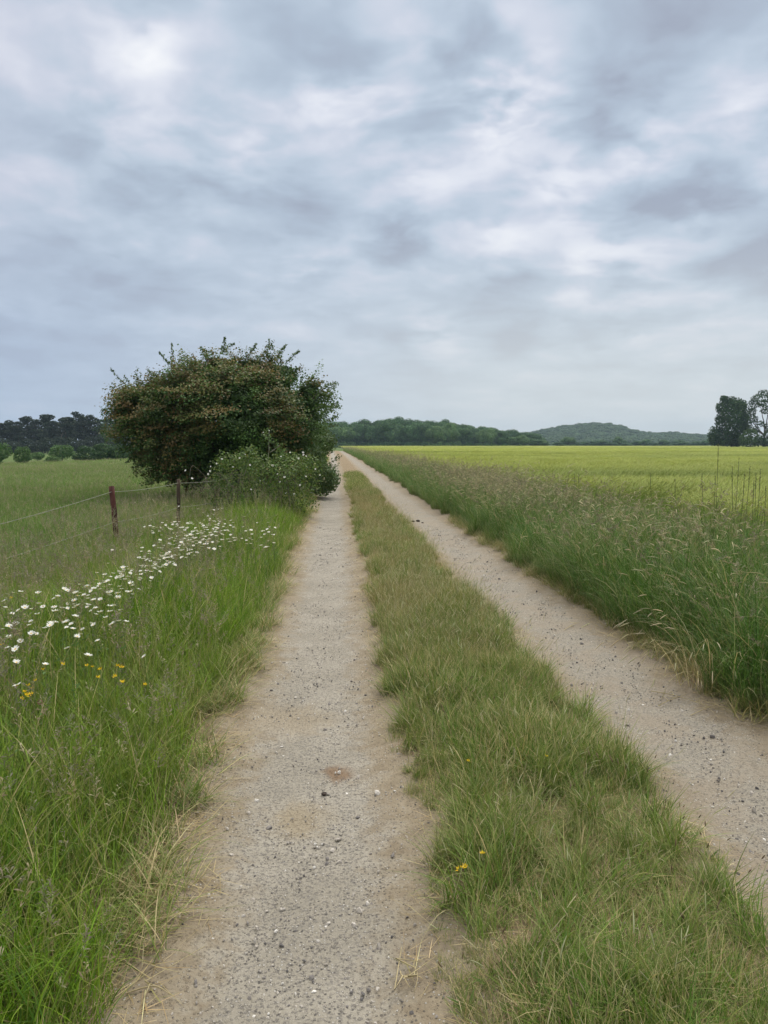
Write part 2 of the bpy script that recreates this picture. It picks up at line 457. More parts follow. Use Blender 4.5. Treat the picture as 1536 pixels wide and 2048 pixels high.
def track_d(x, y):
    """distance from the nearest wheel track, 0 centre, 1 edge"""
    u = x - shift(y)
    a = np.abs(u - TRK[0]) / (HALF + edge_wob(y, np.where(u < TRK[0], 0., 1.)))
    b = np.abs(u - TRK[1]) / (HALF + .03 + edge_wob(y, np.where(u < TRK[1], 2., 3.)))
    return np.minimum(a, b), (b < a)

us = np.linspace(-1.05, 2.95, 81)
ysp = np.unique(np.concatenate([np.arange(-6, 14, .06), np.geomspace(14, 180, 300)]))
U, Y = np.meshgrid(us, ysp); X = U + shift(Y)
td, east = track_d(X, Y)
Z = land(X, Y) - .035 * np.exp(-(td / .8) ** 4)
Z += .006 * np.sin(X * 9 + Y * 3) * np.sin(Y * 5.5 - X * 4) + .004 * np.sin(X * 23 - Y * 11)
Z -= .06 * np.clip((np.abs(U - .95) - 1.85) / .15, 0, 1)
i = np.arange(len(ysp) - 1)[:, None] * len(us) + np.arange(len(us) - 1)[None, :]
Q = np.stack([i, i + 1, i + 1 + len(us), i + len(us)], 2).reshape(-1, 4)
pm = np_mesh('path', np.stack([X, Y, Z], 2).reshape(-1, 3), [Q], None, [mat_path()])
attr(pm, 'across', 'FLOAT', np.clip(td, 0, 2).astype(np.float32)); attr(pm, 'east', 'FLOAT', east.astype(np.float32))
tag(link('path', pm), kind='structure')

def surf(x, y):
    """top of the soil or lane at x, y"""
    u = x - shift(y); t, _ = track_d(x, y)
    lane = land(x, y) - .035 * np.exp(-(t / .8) ** 4)
    return np.where(np.abs(u - .95) < 1.9, lane, land(x, y))

# ------------------------------------------------------------------ scatter: one object, instanced tufts on its points
def scatter(name, pts, meshes, scl, rot=None, vidx=None, tint=None, base=None, kind='stuff', label=None, base_mat=None):
    npnt = len(pts)
    V = pts; pol = []; nb = 0
    if base is not None:
        bV, bQ = base; nb = len(bV); V = np.vstack([bV, pts]); pol = [bQ]
    me = np_mesh(name, V, pol, None, [base_mat] if base_mat else [])
    z = lambda a, d: np.concatenate([np.full((nb,) + a.shape[1:], d, a.dtype), a])
    if rot is None:
        rot = np.stack([np.zeros(npnt), np.zeros(npnt), rng.uniform(0, 2 * np.pi, npnt)], 1)
    if vidx is None: vidx = rng.integers(0, len(meshes), npnt)
    if tint is None: tint = np.zeros(npnt)
    scl = np.asarray(scl, np.float32)
    if scl.ndim == 1: scl = np.repeat(scl[:, None], 3, 1)
    attr(me, 'rot', 'FLOAT_VECTOR', z(rot.astype(np.float32), 0)); attr(me, 'scl', 'FLOAT_VECTOR', z(scl, 1))
    attr(me, 'vidx', 'INT', z(vidx.astype(np.int32), 0)); attr(me, 'tint', 'FLOAT', z(np.clip(tint, 0, 1).astype(np.float32), 0))
    attr(me, 'inst', 'BOOLEAN', np.concatenate([np.zeros(nb, bool), np.ones(npnt, bool)]))
    o = link(name, me)
    ng = bpy.data.node_groups.new(name + '_scatter', 'GeometryNodeTree')
    ng.interface.new_socket('Geometry', in_out='INPUT', socket_type='NodeSocketGeometry')
    ng.interface.new_socket('Geometry', in_out='OUTPUT', socket_type='NodeSocketGeometry')
    N = ng.nodes; Lk = ng.links
    gi = N.new('NodeGroupInput'); go = N.new('NodeGroupOutput')
    ji = N.new('GeometryNodeJoinGeometry')
    for ms in reversed(meshes):          # links into a join come out last first
        src = bpy.data.objects.new(ms.name, ms)
        oi = N.new('GeometryNodeObjectInfo'); oi.inputs['Object'].default_value = src
        g2 = N.new('GeometryNodeGeometryToInstance'); Lk.new(oi.outputs['Geometry'], g2.inputs[0]); Lk.new(g2.outputs[0], ji.inputs[0])
    def na(nm, ty):
        q = N.new('GeometryNodeInputNamedAttribute'); q.data_type = ty; q.inputs[0].default_value = nm
        return [s for s in q.outputs if s.enabled][0]
    ip = N.new('GeometryNodeInstanceOnPoints')
    Lk.new(gi.outputs[0], ip.inputs['Points']); Lk.new(na('inst', 'BOOLEAN'), ip.inputs['Selection'])
    Lk.new(ji.outputs[0], ip.inputs['Instance']); ip.inputs['Pick Instance'].default_value = True
    Lk.new(na('vidx', 'INT'), ip.inputs['Instance Index']); Lk.new(na('rot', 'FLOAT_VECTOR'), ip.inputs['Rotation'])
    Lk.new(na('scl', 'FLOAT_VECTOR'), ip.inputs['Scale'])
    jo = N.new('GeometryNodeJoinGeometry')
    if base is not None: Lk.new(gi.outputs[0], jo.inputs[0])
    Lk.new(ip.outputs[0], jo.inputs[0]); Lk.new(jo.outputs[0], go.inputs[0])
    md = o.modifiers.new('scatter', 'NODES'); md.node_group = ng
    tag(o, label, kind=kind)
    return o

def in_view(x, y, margin=1.35, back=.6):
    """keep what the lens or a lens one step aside could see"""
    v = np.stack([x, y], 1)
    f = v @ np.array([math.sin(YAW), math.cos(YAW)]); s = v @ np.array([math.cos(YAW), -math.sin(YAW)])
    return (f > back) & (np.abs(s) < .5 * f * margin + 1.2)

def jgrid(x0, x1, y0, y1, step):
    gx, gy = np.meshgrid(np.arange(x0, x1, step), np.arange(y0, y1, step))
    gx = gx.ravel() + rng.uniform(-.5, .5, gx.size) * step; gy = gy.ravel() + rng.uniform(-.5, .5, gy.size) * step
    return gx, gy

def vnoise(x, y, f, seed=0):
    """cheap smooth 2-D value noise, 0..1"""
    x = x * f + seed * 17.3; y = y * f + seed * 7.7
    xi = np.floor(x).astype(int); yi = np.floor(y).astype(int); fx = x - xi; fy = y - yi
    fx = fx * fx * (3 - 2 * fx); fy = fy * fy * (3 - 2 * fy)
    def hsh(a, b):
        q = (a * 374761393 + b * 668265263 + seed * 974711) & 0x7fffffff
        q = ((q ^ (q >> 13)) * 1274126177) & 0x7fffffff
        return ((q ^ (q >> 16)) & 0xffff) / 65535.0
    return (hsh(xi, yi) * (1 - fx) + hsh(xi + 1, yi) * fx) * (1 - fy) + (hsh(xi, yi + 1) * (1 - fx) + hsh(xi + 1, yi + 1) * fx) * fy

def tuft_set(name, fn, k, mat=None):
    out = []
    for i in range(k):
        mb = MB(); fn(mb, np.random.default_rng(100 + i * 31 + sum(map(ord, name)))); out.append(mb.mesh(name, mat or M_GRASS))
    return out

GREEN = [(4, (.098, .185, .010)), (3, (.052, .118, .010)), (3, (.145, .23, .020)), (1.2, (.17, .20, .05)), (.6, (.36, .32, .16))]
OLIVE = [(3, (.115, .155, .04)), (3, (.085, .14, .032)), (2, (.15, .17, .06)), (1, (.26, .24, .12)), (.5, (.36, .31, .18))]
EDGEC = [(3, (.10, .165, .026)), (2, (.075, .135, .022)), (2, (.16, .17, .06)), (1.2, (.30, .26, .13)), (.6, (.40, .34, .2))]
MEADOW = [(3, (.088, .17, .028)), (3, (.062, .135, .022)), (2, (.13, .185, .05)), (.5, (.26, .25, .13))]
DEEP = [(4, (.036, .096, .013)), (3, (.050, .118, .018)), (2, (.080, .152, .028)), (1, (.12, .16, .05)), (.4, (.30, .27, .14))]
MIDS = [(3, (.085, .155, .018)), (3, (.052, .108, .013)), (2, (.13, .175, .035)), (1.2, (.29, .25, .12)), (1.1, (.42, .36, .20))]
STRAW = [(3, (.38, .31, .18)), (2, (.30, .235, .125)), (1.5, (.46, .39, .25)), (1, (.22, .16, .09)), (.6, (.15, .155, .06))]
HEADS = [(2, (.23, .205, .125)), (2, (.18, .165, .11)), (1, (.29, .26, .16)), (1, (.16, .14, .10))]
PALEH = [(2, (.36, .34, .20)), (1, (.28, .29, .15)), (1, (.42, .37, .24))]

def t_lush(mb, r):
    blades(mb, r, 46, .11, (.18, .52), (.003, .0070), (.0, .5), (.1, 1.6), GREEN, (.30, .27, .12), .2, 5, basecol=(.15, .15, .06))
    blades(mb, r, 26, .12, (.10, .28), (.003, .006), (.1, .8), (.2, 1.2), GREEN, seg=3)
def t_stalks(mb, r):
    p, dd = blades(mb, r, 7, .10, (.36, .66), (.0018, .003), (0, .22), (.05, .5), [(1, (.17, .17, .07)), (1, (.25, .21, .11))], seg=5)
    panicles(mb, r, p, dd, (.07, .13), 16, HEADS, .0028)
def t_edge(mb, r):                      # low, flattened and half dry, beside the wheel track
    blades(mb, r, 64, .11, (.10, .30), (.0025, .0055), (.4, 1.25), (.2, .9), EDGEC, (.36, .30, .16), .35, 5)
    blades(mb, r, 14, .11, (.08, .22), (.002, .004), (.9, 1.45), (0, .3), STRAW, seg=3)
def t_mid(mb, r):
    blades(mb, r, 78, .09, (.06, .22), (.002, .0045), (.05, .95), (.1, 1.2), MIDS, (.36, .30, .16), .3, 4)
    blades(mb, r, 16, .11, (.05, .14), (.002, .004), (.9, 1.45), (0, .4), STRAW, seg=3)
def t_tussock(mb, r):
    az = r.normal(r.uniform(0, 6.28), 1.3, 90)
    blades(mb, r, 90, .07, (.12, .34), (.0025, .005), (.1, 1.0), (.2, 1.3), [(3, (.085, .16, .018)), (3, (.06, .12, .016)), (1.5, (.14, .18, .04)), (.6, (.32, .28, .14))], (.34, .29, .15), .2, 5, az=az)
    blades(mb, r, 20, .10, (.06, .16), (.002, .004), (.8, 1.4), (0, .4), STRAW, seg=3)
def t_midstalk(mb, r):
    p, dd = blades(mb, r, 5, .08, (.18, .36), (.0015, .0024), (.05, .5), (.05, .5), [(1, (.36, .31, .18)), (1, (.25, .23, .11))], seg=4)
    spikes(mb, r, p, dd, (.03, .06), (.0028, .0045), (0, .3), PALEH)
def t_straw(mb, r):
    blades(mb, r, 26, .13, (.06, .22), (.0018, .004), (1.25, 1.6), (-.15, .15), STRAW, seg=3, z0=.008)
def t_tall(mb, r):
    blades(mb, r, 60, .15, (.42, .92), (.004, .0085), (.0, .5), (.25, 1.9), DEEP, (.26, .24, .11), .2, 6, basecol=(.13, .14, .06))
    blades(mb, r, 34, .17, (.18, .5), (.003, .007), (.1, .7), (.2, 1.4), DEEP, seg=4)
def t_tallhead(mb, r):
    p, dd = blades(mb, r, 12, .15, (.62, 1.0), (.002, .0032), (.0, .45), (.15, 1.1), [(1, (.16, .17, .08)), (1, (.24, .21, .12))], seg=5)
    panicles(mb, r, p[:6], dd[:6], (.09, .17), 20, HEADS, .0032)
    spikes(mb, r, p[6:], dd[6:], (.05, .11), (.007, .011), (.3, 1.4), PALEH)
def t_meadow(mb, r):
    blades(mb, r, 240, .5, (.10, .32), (.004, .008), (.0, .5), (.1, 1.0), MEADOW, (.27, .26, .14), .22, 3, rectR=.5)
    p, dd = blades(mb, r, 8, .5, (.22, .42), (.002, .003), (0, .3), (.1, .5), HEADS, seg=3, rectR=.5)
    panicles(mb, r, p, dd, (.06, .11), 8, HEADS, .005)
BARL = [(3, (.28, .31, .07)), (3, (.24, .285, .06)), (1, (.34, .345, .11))]
def t_barley(mb, r):
    nn = 150
    az = r.normal(math.pi * .1, .5, nn)
    p, dd = blades(mb, r, nn, .5, (.70, .84), (.004, .006), (.02, .16), (.2, .9), [(1, (.15, .22, .05)), (1, (.19, .25, .06))], seg=4, az=az, rectR=.5)
    e, ed = spikes(mb, r, p, dd, (.06, .09), (.008, .012), (.2, .9), BARL, 3, 3)
    for q in range(4):
        rt = p + dd * .02 * q
        a = np.arctan2(ed[:, 1], ed[:, 0]) + r.normal(0, .35, nn)
        blades(mb, r, nn, 0, (.10, .16), (.0022, .0035), (.7, 1.5), (.1, .5), BARL, seg=2, root=rt + r.normal(0, .006, (nn, 3)), az=a)
    blades(mb, r, 70, .5, (.3, .6), (.006, .011), (.2, .7), (.3, 1.2), [(1, (.10, .17, .04)), (1, (.14, .2, .05))], seg=3, rectR=.5)
def t_barley_far(mb, r):
    nn = 70
    az = r.normal(math.pi * .1, .6, nn)
    p, dd = blades(mb, r, nn, .5, (.12, .24), (.02, .035), (.1, .6), (.3, .9), BARL, seg=2, az=az, rectR=.5)

def t_broad(mb, r):
    blades(mb, r, 10, .03, (.05, .11), (.009, .018), (.5, 1.25), (.1, .8), [(2, (.075, .14, .03)), (1, (.10, .16, .04))], seg=5)
    p, dd = blades(mb, r, 2, .03, (.14, .28), (.002, .003), (0, .3), (.1, .4), [(1, (.14, .15, .06))], seg=4)
    spikes(mb, r, p, dd, (.02, .04), (.006, .008), (0, .1), [(1, (.13, .10, .06))])
BROAD = tuft_set('broad_leaf', t_broad, 3)
LUSH = tuft_set('lush_tuft', t_lush, 4); STALK = tuft_set('stalk_tuft', t_stalks, 3); EDGE = tuft_set('edge_tuft', t_edge, 4)
MID = tuft_set('mid_tuft', t_mid, 4); MIDST = tuft_set('midstalk_tuft', t_midstalk, 3); STRAWT = tuft_set('straw_tuft', t_straw, 3)
TUSS = tuft_set('tussock_tuft', t_tussock, 4); TALL = tuft_set('tall_tuft', t_tall, 4); TALLH = tuft_set('tallhead_tuft', t_tallhead, 4)
MEAD = tuft_set('meadow_patch', t_meadow, 3); BARLEY = tuft_set('barley_patch', t_barley, 3, M_BARLEY); BARLEYF = tuft_set('barley_far_patch', t_barley_far, 3, M_BARLEY)

def lay(x, y): return np.stack([x, y, surf(x, y) - .006], 1)

def tilt_rot(k, amt=.12):
    return np.stack([rng.normal(0, amt, k), rng.normal(0, amt, k), rng.uniform(0, 2 * np.pi, k)], 1)

# --- left verge
def verge_left():
    P_, S_, I_, T_ = [], [], [], []
    ms = LUSH + STALK + EDGE + STRAWT + BROAD
    def put(x, y, s, idx, t):
        keep = in_view(x, y); P_.append(lay(x[keep], y[keep])); S_.append(s[keep]); I_.append(idx[keep]); T_.append(t[keep])
    for y0, y1, st in ((.8, 9, .10), (9, 18, .14), (18, 40, .22), (40, 90, .4)):
        x, y = jgrid(-3.9, -.4, y0, y1, st); x = x + shift(y)
        td_, _ = track_d(x, y); u = x - shift(y); dist = -u - .55
        k = (td_ > 1.06 + .4 * rng.uniform(-.3, 1, len(x)) ** 3) & (u < 0)
        x, y, dist = x[k], y[k], dist[k]
        big = vnoise(x, y, .9, 1); m = vnoise(x, y, 2.6, 2)
        hgt = np.clip((dist - .02) / .6, .0, 1)
        isedge = dist < .12 + .26 * (m - .4) + .08 * big
        idx = np.where(isedge, len(LUSH) + len(STALK) + rng.integers(0, len(EDGE), len(x)), rng.integers(0, len(LUSH), len(x)))
        s = np.where(isedge, rng.uniform(.7, 1.2, len(x)), (.55 + .5 * hgt) * (.75 + .5 * big) * rng.uniform(.8, 1.15, len(x)))
        far = np.clip(st / .10, 1, 2.0); s = s * far ** .25; s = s * (1 - .58 * np.clip((dist - 1.2) / .8, 0, 1) * np.clip((y - 4.5) / 3, 0, 1))
        t = np.where(isedge, .04 + .4 * np.clip(m - .45, 0, 1), .32 * np.clip(vnoise(x, y, .55, 5) - .55, 0, 1) + .06 * np.clip(m - .5, 0, 1))
        put(x, y, s, idx, t)
        q = (dist < .9) & (y < 10) & (rng.uniform(0, 1, len(x)) < .10 * (vnoise(x, y, 1.9, 18) > .5))
        put(x[q], y[q], rng.uniform(.7, 1.2, q.sum()), len(LUSH) + len(STALK) + len(EDGE) + len(STRAWT) + rng.integers(0, 3, q.sum()), rng.uniform(0, .1, q.sum()))
        # flowering stalks
        q = (~isedge) & (rng.uniform(0, 1, len(x)) < (.16 if y0 < 18 else .3) * (.4 + 1.2 * vnoise(x, y, 1.3, 8)))
        put(x[q], y[q], rng.uniform(.8, 1.15, q.sum()) * (.7 + .3 * hgt[q]), len(LUSH) + rng.integers(0, len(STALK), q.sum()), np.zeros(q.sum()))
    x, y = jgrid(-1.5, -.35, .8, 16, .10); x = x + shift(y)
    td_, _ = track_d(x, y); k = (td_ > .93) & (x - shift(y) < 0) & (rng.uniform(0, 1, len(x)) < 1.25 - .9 * (td_ - .9) * 1.2)
    put(x[k], y[k], rng.uniform(.6, 1.15, k.sum()), len(LUSH) + len(STALK) + len(EDGE) + rng.integers(0, len(STRAWT), k.sum()), rng.uniform(0, .3, k.sum()))
    P_, S_, I_, T_ = map(np.concatenate, (P_, S_, I_, T_))
    scatter('verge_grass', P_, ms, S_, tilt_rot(len(P_)), I_, T_)
verge_left()

# --- middle strip
def strip_mid():
    P_, S_, I_, T_ = [], [], [], []
    ms = MID + MIDST + STRAWT + TUSS + BROAD
    def put(x, y, s, idx, t):
        keep = in_view(x, y); P_.append(lay(x[keep], y[keep])); S_.append(s[keep]); I_.append(idx[keep]); T_.append(t[keep])
    for y0, y1, st in ((.8, 8, .068), (8, 16, .10), (16, 42, .16)):
        x, y = jgrid(.2, 1.7, y0, y1, st); x = x + shift(y)
        td_, _ = track_d(x, y)
        m = vnoise(x, y, 2.2, 3); big = vnoise(x, y, .8, 4)
        k = (td_ > .97 + .34 * (m - .4)) & (rng.uniform(0, 1, len(x)) < .62 + 1.3 * vnoise(x, y, 3.4, 9)) & (y < 38 + 4 * m)
        x, y, td_, m, big = x[k], y[k], td_[k], m[k], big[k]
        inn = np.clip((td_ - 1.05) / .45, 0, 1)
        s = (.5 + .42 * inn) * (.52 + .85 * m) * np.where(y > 9, .8, 1.0)  * rng.uniform(.8, 1.2, len(x)) * (st / .075) ** .3
        t = .0 + .28 * (1 - inn) * rng.uniform(.3, 1, len(x)) + .8 * np.clip(vnoise(x, y, 1.3, 6) - .52, 0, 1) + np.clip((y - 4.5) / 6, 0, 1) * np.where(y < 25, .55, 0) * (.4 + vnoise(x, y, 1.7, 15)) - np.where(y > 26, .25, 0)
        put(x, y, s, rng.integers(0, len(MID), len(x)), t)
        lz = (inn > .0) & (rng.uniform(0, 1, len(x)) < .26 * (.3 + 1.6 * m)) & (y < 26)
        put(x[lz], y[lz], rng.uniform(.45, .95, lz.sum()), len(MID) + len(MIDST) + len(STRAWT) + rng.integers(0, len(TUSS), lz.sum()), rng.uniform(0, .25, lz.sum()))
        q = (y < 9) & (rng.uniform(0, 1, len(x)) < .10 * (vnoise(x, y, 2.1, 19) > .5))
        put(x[q], y[q], rng.uniform(.5, .95, q.sum()), len(MID) + len(MIDST) + len(STRAWT) + len(TUSS) + rng.integers(0, 3, q.sum()), rng.uniform(0, .1, q.sum()))
        q = (rng.uniform(0, 1, len(x)) < .16 + .40 * (y > 5) * (y < 26)) & (inn > .1)
        put(x[q], y[q], rng.uniform(.7, 1.15, q.sum()), len(MID) + rng.integers(0, len(MIDST), q.sum()), rng.uniform(0, .3, q.sum()))
    x, y = jgrid(.1, 1.75, .8, 16, .12); x = x + shift(y)
    td_, _ = track_d(x, y); k = (td_ > .9) & (rng.uniform(0, 1, len(x)) < .9)
    put(x[k], y[k], rng.uniform(.5, 1.0, k.sum()), len(MID) + len(MIDST) + rng.integers(0, len(STRAWT), k.sum()), rng.uniform(0, .35, k.sum()))
    P_, S_, I_, T_ = map(np.concatenate, (P_, S_, I_, T_))
    scatter('lane_grass', P_, ms, S_, tilt_rot(len(P_), .16), I_, T_)
strip_mid()

# --- tall verge on the right
CROP_X = lambda y: 4.45 + shift(y) - .012 * np.clip(y - 8, 0, 80)
def verge_right():
    P_, S_, I_, T_ = [], [], [], []
    ms = TALL + TALLH + EDGE + STRAWT
    def put(x, y, s, idx, t):
        keep = in_view(x, y); P_.append(lay(x[keep], y[keep])); S_.append(s[keep]); I_.append(idx[keep]); T_.append(t[keep])
    for y0, y1, st in ((2, 10, .14), (10, 25, .2), (25, 60, .32), (60, 180, .6)):
        x, y = jgrid(2.2, 5.2, y0, y1, st); x = x + shift(y)
        td_, _ = track_d(x, y); u = x - shift(y); dist = u - 2.5 - .16 * (vnoise(x, y, 1.6, 11) - .5) * 2
        k = (dist > 0) & (x < CROP_X(y) + .25)
        x, y, dist = x[k], y[k], dist[k]
        m = vnoise(x, y, 1.4, 12)
        h = np.clip(.50 + dist / .7, 0, 1)
        s = h * (.82 + .3 * m) * rng.uniform(.85, 1.12, len(x)) * (st / .14) ** .12
        hump = np.where(y > 14, 1.0, 1.0)
        t = .04 * m + .5 * np.clip(.14 - dist, 0, 1) * 2
        put(x, y, s * hump, rng.integers(0, len(TALL), len(x)), t)
        q = rng.uniform(0, 1, len(x)) < np.where(y < 7, .22, np.where(y < 12, .40, .75)) * (.35 + 1.2 * vnoise(x, y, .8, 14)) * np.clip(dist / .5, .12, 1)
        put(x[q], y[q], s[q] * rng.uniform(.95, 1.15, q.sum()), len(TALL) + rng.integers(0, len(TALLH), q.sum()), rng.uniform(0, .1, q.sum()))
    x, y = jgrid(2.2, 3.0, 2, 16, .11); x = x + shift(y)
    td_, _ = track_d(x, y); u = x - shift(y); k = (td_ > .98) & (u > 2) & (u < 2.8) & (rng.uniform(0, 1, len(x)) < .75)
    x, y = x[k], y[k]
    put(x, y, rng.uniform(.6, 1.1, len(x)), len(TALL) + len(TALLH) + rng.integers(0, len(EDGE), len(x)), rng.uniform(.2, .6, len(x)))
    x, y = jgrid(2.1, 2.8, 2, 16, .12); x = x + shift(y)
    td_, _ = track_d(x, y); k = (td_ > .75) & (x - shift(y) > 1.95) & (rng.uniform(0, 1, len(x)) < .5)
    put(x[k], y[k], rng.uniform(.5, 1.1, k.sum()), len(TALL) + len(TALLH) + len(EDGE) + rng.integers(0, len(STRAWT), k.sum()), rng.uniform(0, .3, k.sum()))
    P_, S_, I_, T_ = map(np.concatenate, (P_, S_, I_, T_))
    scatter('tall_grass', P_, ms, S_, tilt_rot(len(P_), .08), I_, T_)
verge_right()

# --- pasture on the left
def pasture():
    P_, S_, T_ = [], [], []
    for y0, y1, st in ((3, 25, .45), (25, 60, .8), (60, 130, 1.6)):
        x, y = jgrid(-75, -2.6, y0, y1, st)
        u = x - shift(y); k = in_view(x, y) & (u < -3.2) & (y < 92 - .25 * (x + 20) + 4 * vnoise(x, y, .1, 3))
        x, y = x[k], y[k]; m = vnoise(x, y, .35, 21)
        P_.append(np.stack([x, y, land(x, y) - .02], 1))
        S_.append(np.stack([np.full(len(x), (st / .45) ** .6)] * 2 + [(.75 + .5 * m) * rng.uniform(.85, 1.1, len(x))], 1))
        T_.append(.08 * vnoise(x, y, .2, 22) + .22 * np.clip(vnoise(x, y, .6, 23) - .5, 0, 1))
    P_, S_, T_ = map(np.concatenate, (P_, S_, T_))
    scatter('pasture_grass', P_, MEAD, S_, None, None, T_)
pasture()

# --- barley field
def mat_canopy():
    m = bpy.data.materials.new('barley_canopy'); m.use_nodes = True; k = Nodes(m.node_tree)
    g = k.vmath('MULTIPLY', k.new('ShaderNodeNewGeometry').outputs['Position'], (.35, 1, 1))
    a = k.noise(g, .10, 5, .6, .5); b = k.noise(g, 1.6, 6, .7, .2)
    c = k.mix(k.range(a, .35, .65), C(.29, .30, .075), C(.37, .36, .11))
    c = k.mix(k.math('MULTIPLY', k.range(b, .4, .65), .5), c, C(.43, .41, .15))
    bs = k.new('ShaderNodeBsdfPrincipled'); k.put(bs.inputs['Base Color'], c); bs.inputs['Roughness'].default_value = .9
    bs.inputs['Specular IOR Level'].default_value = .1
    bp = k.new('ShaderNodeBump'); bp.inputs['Strength'].default_value = 1; bp.inputs['Distance'].default_value = .15
    k.put(bp.inputs['Height'], b); k.put(bs.inputs['Normal'], bp.outputs[0])
    k.put(k.new('ShaderNodeOutputMaterial').inputs[0], bs.outputs[0])
    return m
FIELD_END = 335
def crop_h(x, y):
    return .80 + .05 * (vnoise(x, y, .22, 31) - .5) + .10 * (vnoise(x * .4, y, .12, 32) - .5) + .06 * (vnoise(x * .5, y, .5, 33) - .5)
def barley():
    P_, S_, I_, T_ = [], [], [], []
    for y0, y1, st in ((4, 40, .55), (40, 75, .8)):
        x, y = jgrid(3.5, 60, y0, y1, st); k = in_view(x, y, 1.25) & (x > CROP_X(y) + .3); x, y = x[k], y[k]
        P_.append(np.stack([x, y, land(x, y)], 1)); hh = crop_h(x, y) / .80
        S_.append(np.stack([np.full(len(x), (st / .55) ** .6)] * 2 + [hh], 1)); I_.append(rng.integers(0, 3, len(x)))
        T_.append(.15 * vnoise(x, y, .08, 35) + 1.3 * np.clip(vnoise(x * .3, y, .35, 34) - .55, 0, 1))
    for y0, y1, st in ((70, 150, 1.5), (150, FIELD_END, 3.0)):
        x, y = jgrid(3, 260, y0, y1, st); k = in_view(x, y, 1.2) & (x > CROP_X(y) + .5); x, y = x[k], y[k]
        P_.append(np.stack([x, y, land(x, y) + crop_h(x, y) - .16], 1)); S_.append(np.full((len(x), 3), 1.0) * [st, st, 1.0]); I_.append(3 + rng.integers(0, 3, len(x)))
        T_.append(.2 * vnoise(x, y, .03, 35) + 1.5 * np.clip(vnoise(x * .25, y, .11, 34) - .52, 0, 1))
    P_, S_, I_, T_ = map(np.concatenate, (P_, S_, I_, T_))
    rot = np.stack([np.zeros(len(P_)), np.zeros(len(P_)), rng.normal(0, .5, len(P_))], 1)
    t = np.concatenate([np.linspace(0, 1, 60) ** 2]); ysb = np.concatenate([np.linspace(28, 80, 60), np.geomspace(82, FIELD_END, 60)])
    T2, YB = np.meshgrid(t, ysb); XB = CROP_X(YB) + .6 + T2 * (260 - CROP_X(YB))
    ZB = land(XB, YB) + crop_h(XB, YB) - .12
    ZB[:, 0] -= .5; ZB[0] -= .4; ZB[-1] -= .7
    i = np.arange(len(ysb) - 1)[:, None] * len(t) + np.arange(len(t) - 1)[None, :]
    Qb = np.stack([i, i + 1, i + 1 + len(t), i + len(t)], 2).reshape(-1, 4)
    scatter('barley', P_, BARLEY + BARLEYF, S_, rot, I_, T_, (np.stack([XB, YB, ZB], 2).reshape(-1, 3), Qb), base_mat=mat_canopy())
barley()

# --- loose stones on the wheel tracks
def mat_stone():
    m = bpy.data.materials.new('stone'); m.use_nodes = True; k = Nodes(m.node_tree)
    r_ = k.new('ShaderNodeObjectInfo').outputs['Random']
    c = k.ramp(r_, [(0, (.10, .095, .095)), (.35, (.22, .20, .185)), (.65, (.40, .36, .31)), (.88, (.50, .46, .41)), (1, (.74, .71, .66))])
    bs = k.new('ShaderNodeBsdfPrincipled'); k.put(bs.inputs['Base Color'], c); bs.inputs['Roughness'].default_value = .85
    k.put(k.new('ShaderNodeOutputMaterial').inputs[0], bs.outputs[0])
    return m
def stones():
    import bmesh
    M_ST = mat_stone(); ms = []
    for i in range(4):
        bm = bmesh.new(); bmesh.ops.create_icosphere(bm, subdivisions=1, radius=1.0)
        r = np.random.default_rng(i)
        for v in bm.verts: v.co *= r.uniform(.7, 1.2); v.co.z *= .55; v.co.x *= r.uniform(.95, 1.1)
        me = bpy.data.meshes.new('pebble'); bm.to_mesh(me); bm.free(); me.materials.append(M_ST); ms.append(me)
    xs_, ys_ = [], []
    for c in TRK:
        y = 1.2 + 14 * rng.uniform(0, 1, 9000) ** 1.3
        x = c + rng.normal(0, .27, 9000) + shift(y); k = (track_d(x, y)[0] < 1.05) & (vnoise(x, y, 1.5, 41) + rng.uniform(0, .5, 9000) > .45); xs_.append(x[k]); ys_.append(y[k])
    x, y = np.concatenate(xs_), np.concatenate(ys_); k = in_view(x, y); x, y = x[k], y[k]
    s = np.clip(rng.lognormal(math.log(.0036), .5, len(x)), .002, .017)
    scatter('gravel', np.stack([x, y, surf(x, y) + s * .15], 1), ms, s, rng.uniform(0, 6.28, (len(x), 3)))
stones()

# ------------------------------------------------------------------ leaves, crowns, trunks
def leaves(mb, r, P, Nrm, size, cols, aspect=.62, jit=.6):
    """rhombic leaves at P facing roughly Nrm"""
    n_ = len(P); Nn = unit(Nrm + r.normal(0, jit, (n_, 3)))
    A = unit(np.cross(Nn, r.normal(size=(n_, 3)))); B = np.cross(Nn, A)
    L = r.uniform(*size, n_)[:, None] * .5; W = L * aspect
    V = np.stack([P - A * L, P + B * W + Nn * L * .18, P + A * L, P - B * W + Nn * L * .18], 1).reshape(-1, 3)
    mb.add(V, np.arange(n_ * 4).reshape(-1, 4), None, np.repeat(cols, 4, 0))

def fib(r, n_):
    v = r.normal(size=(n_, 3)); return unit(v)

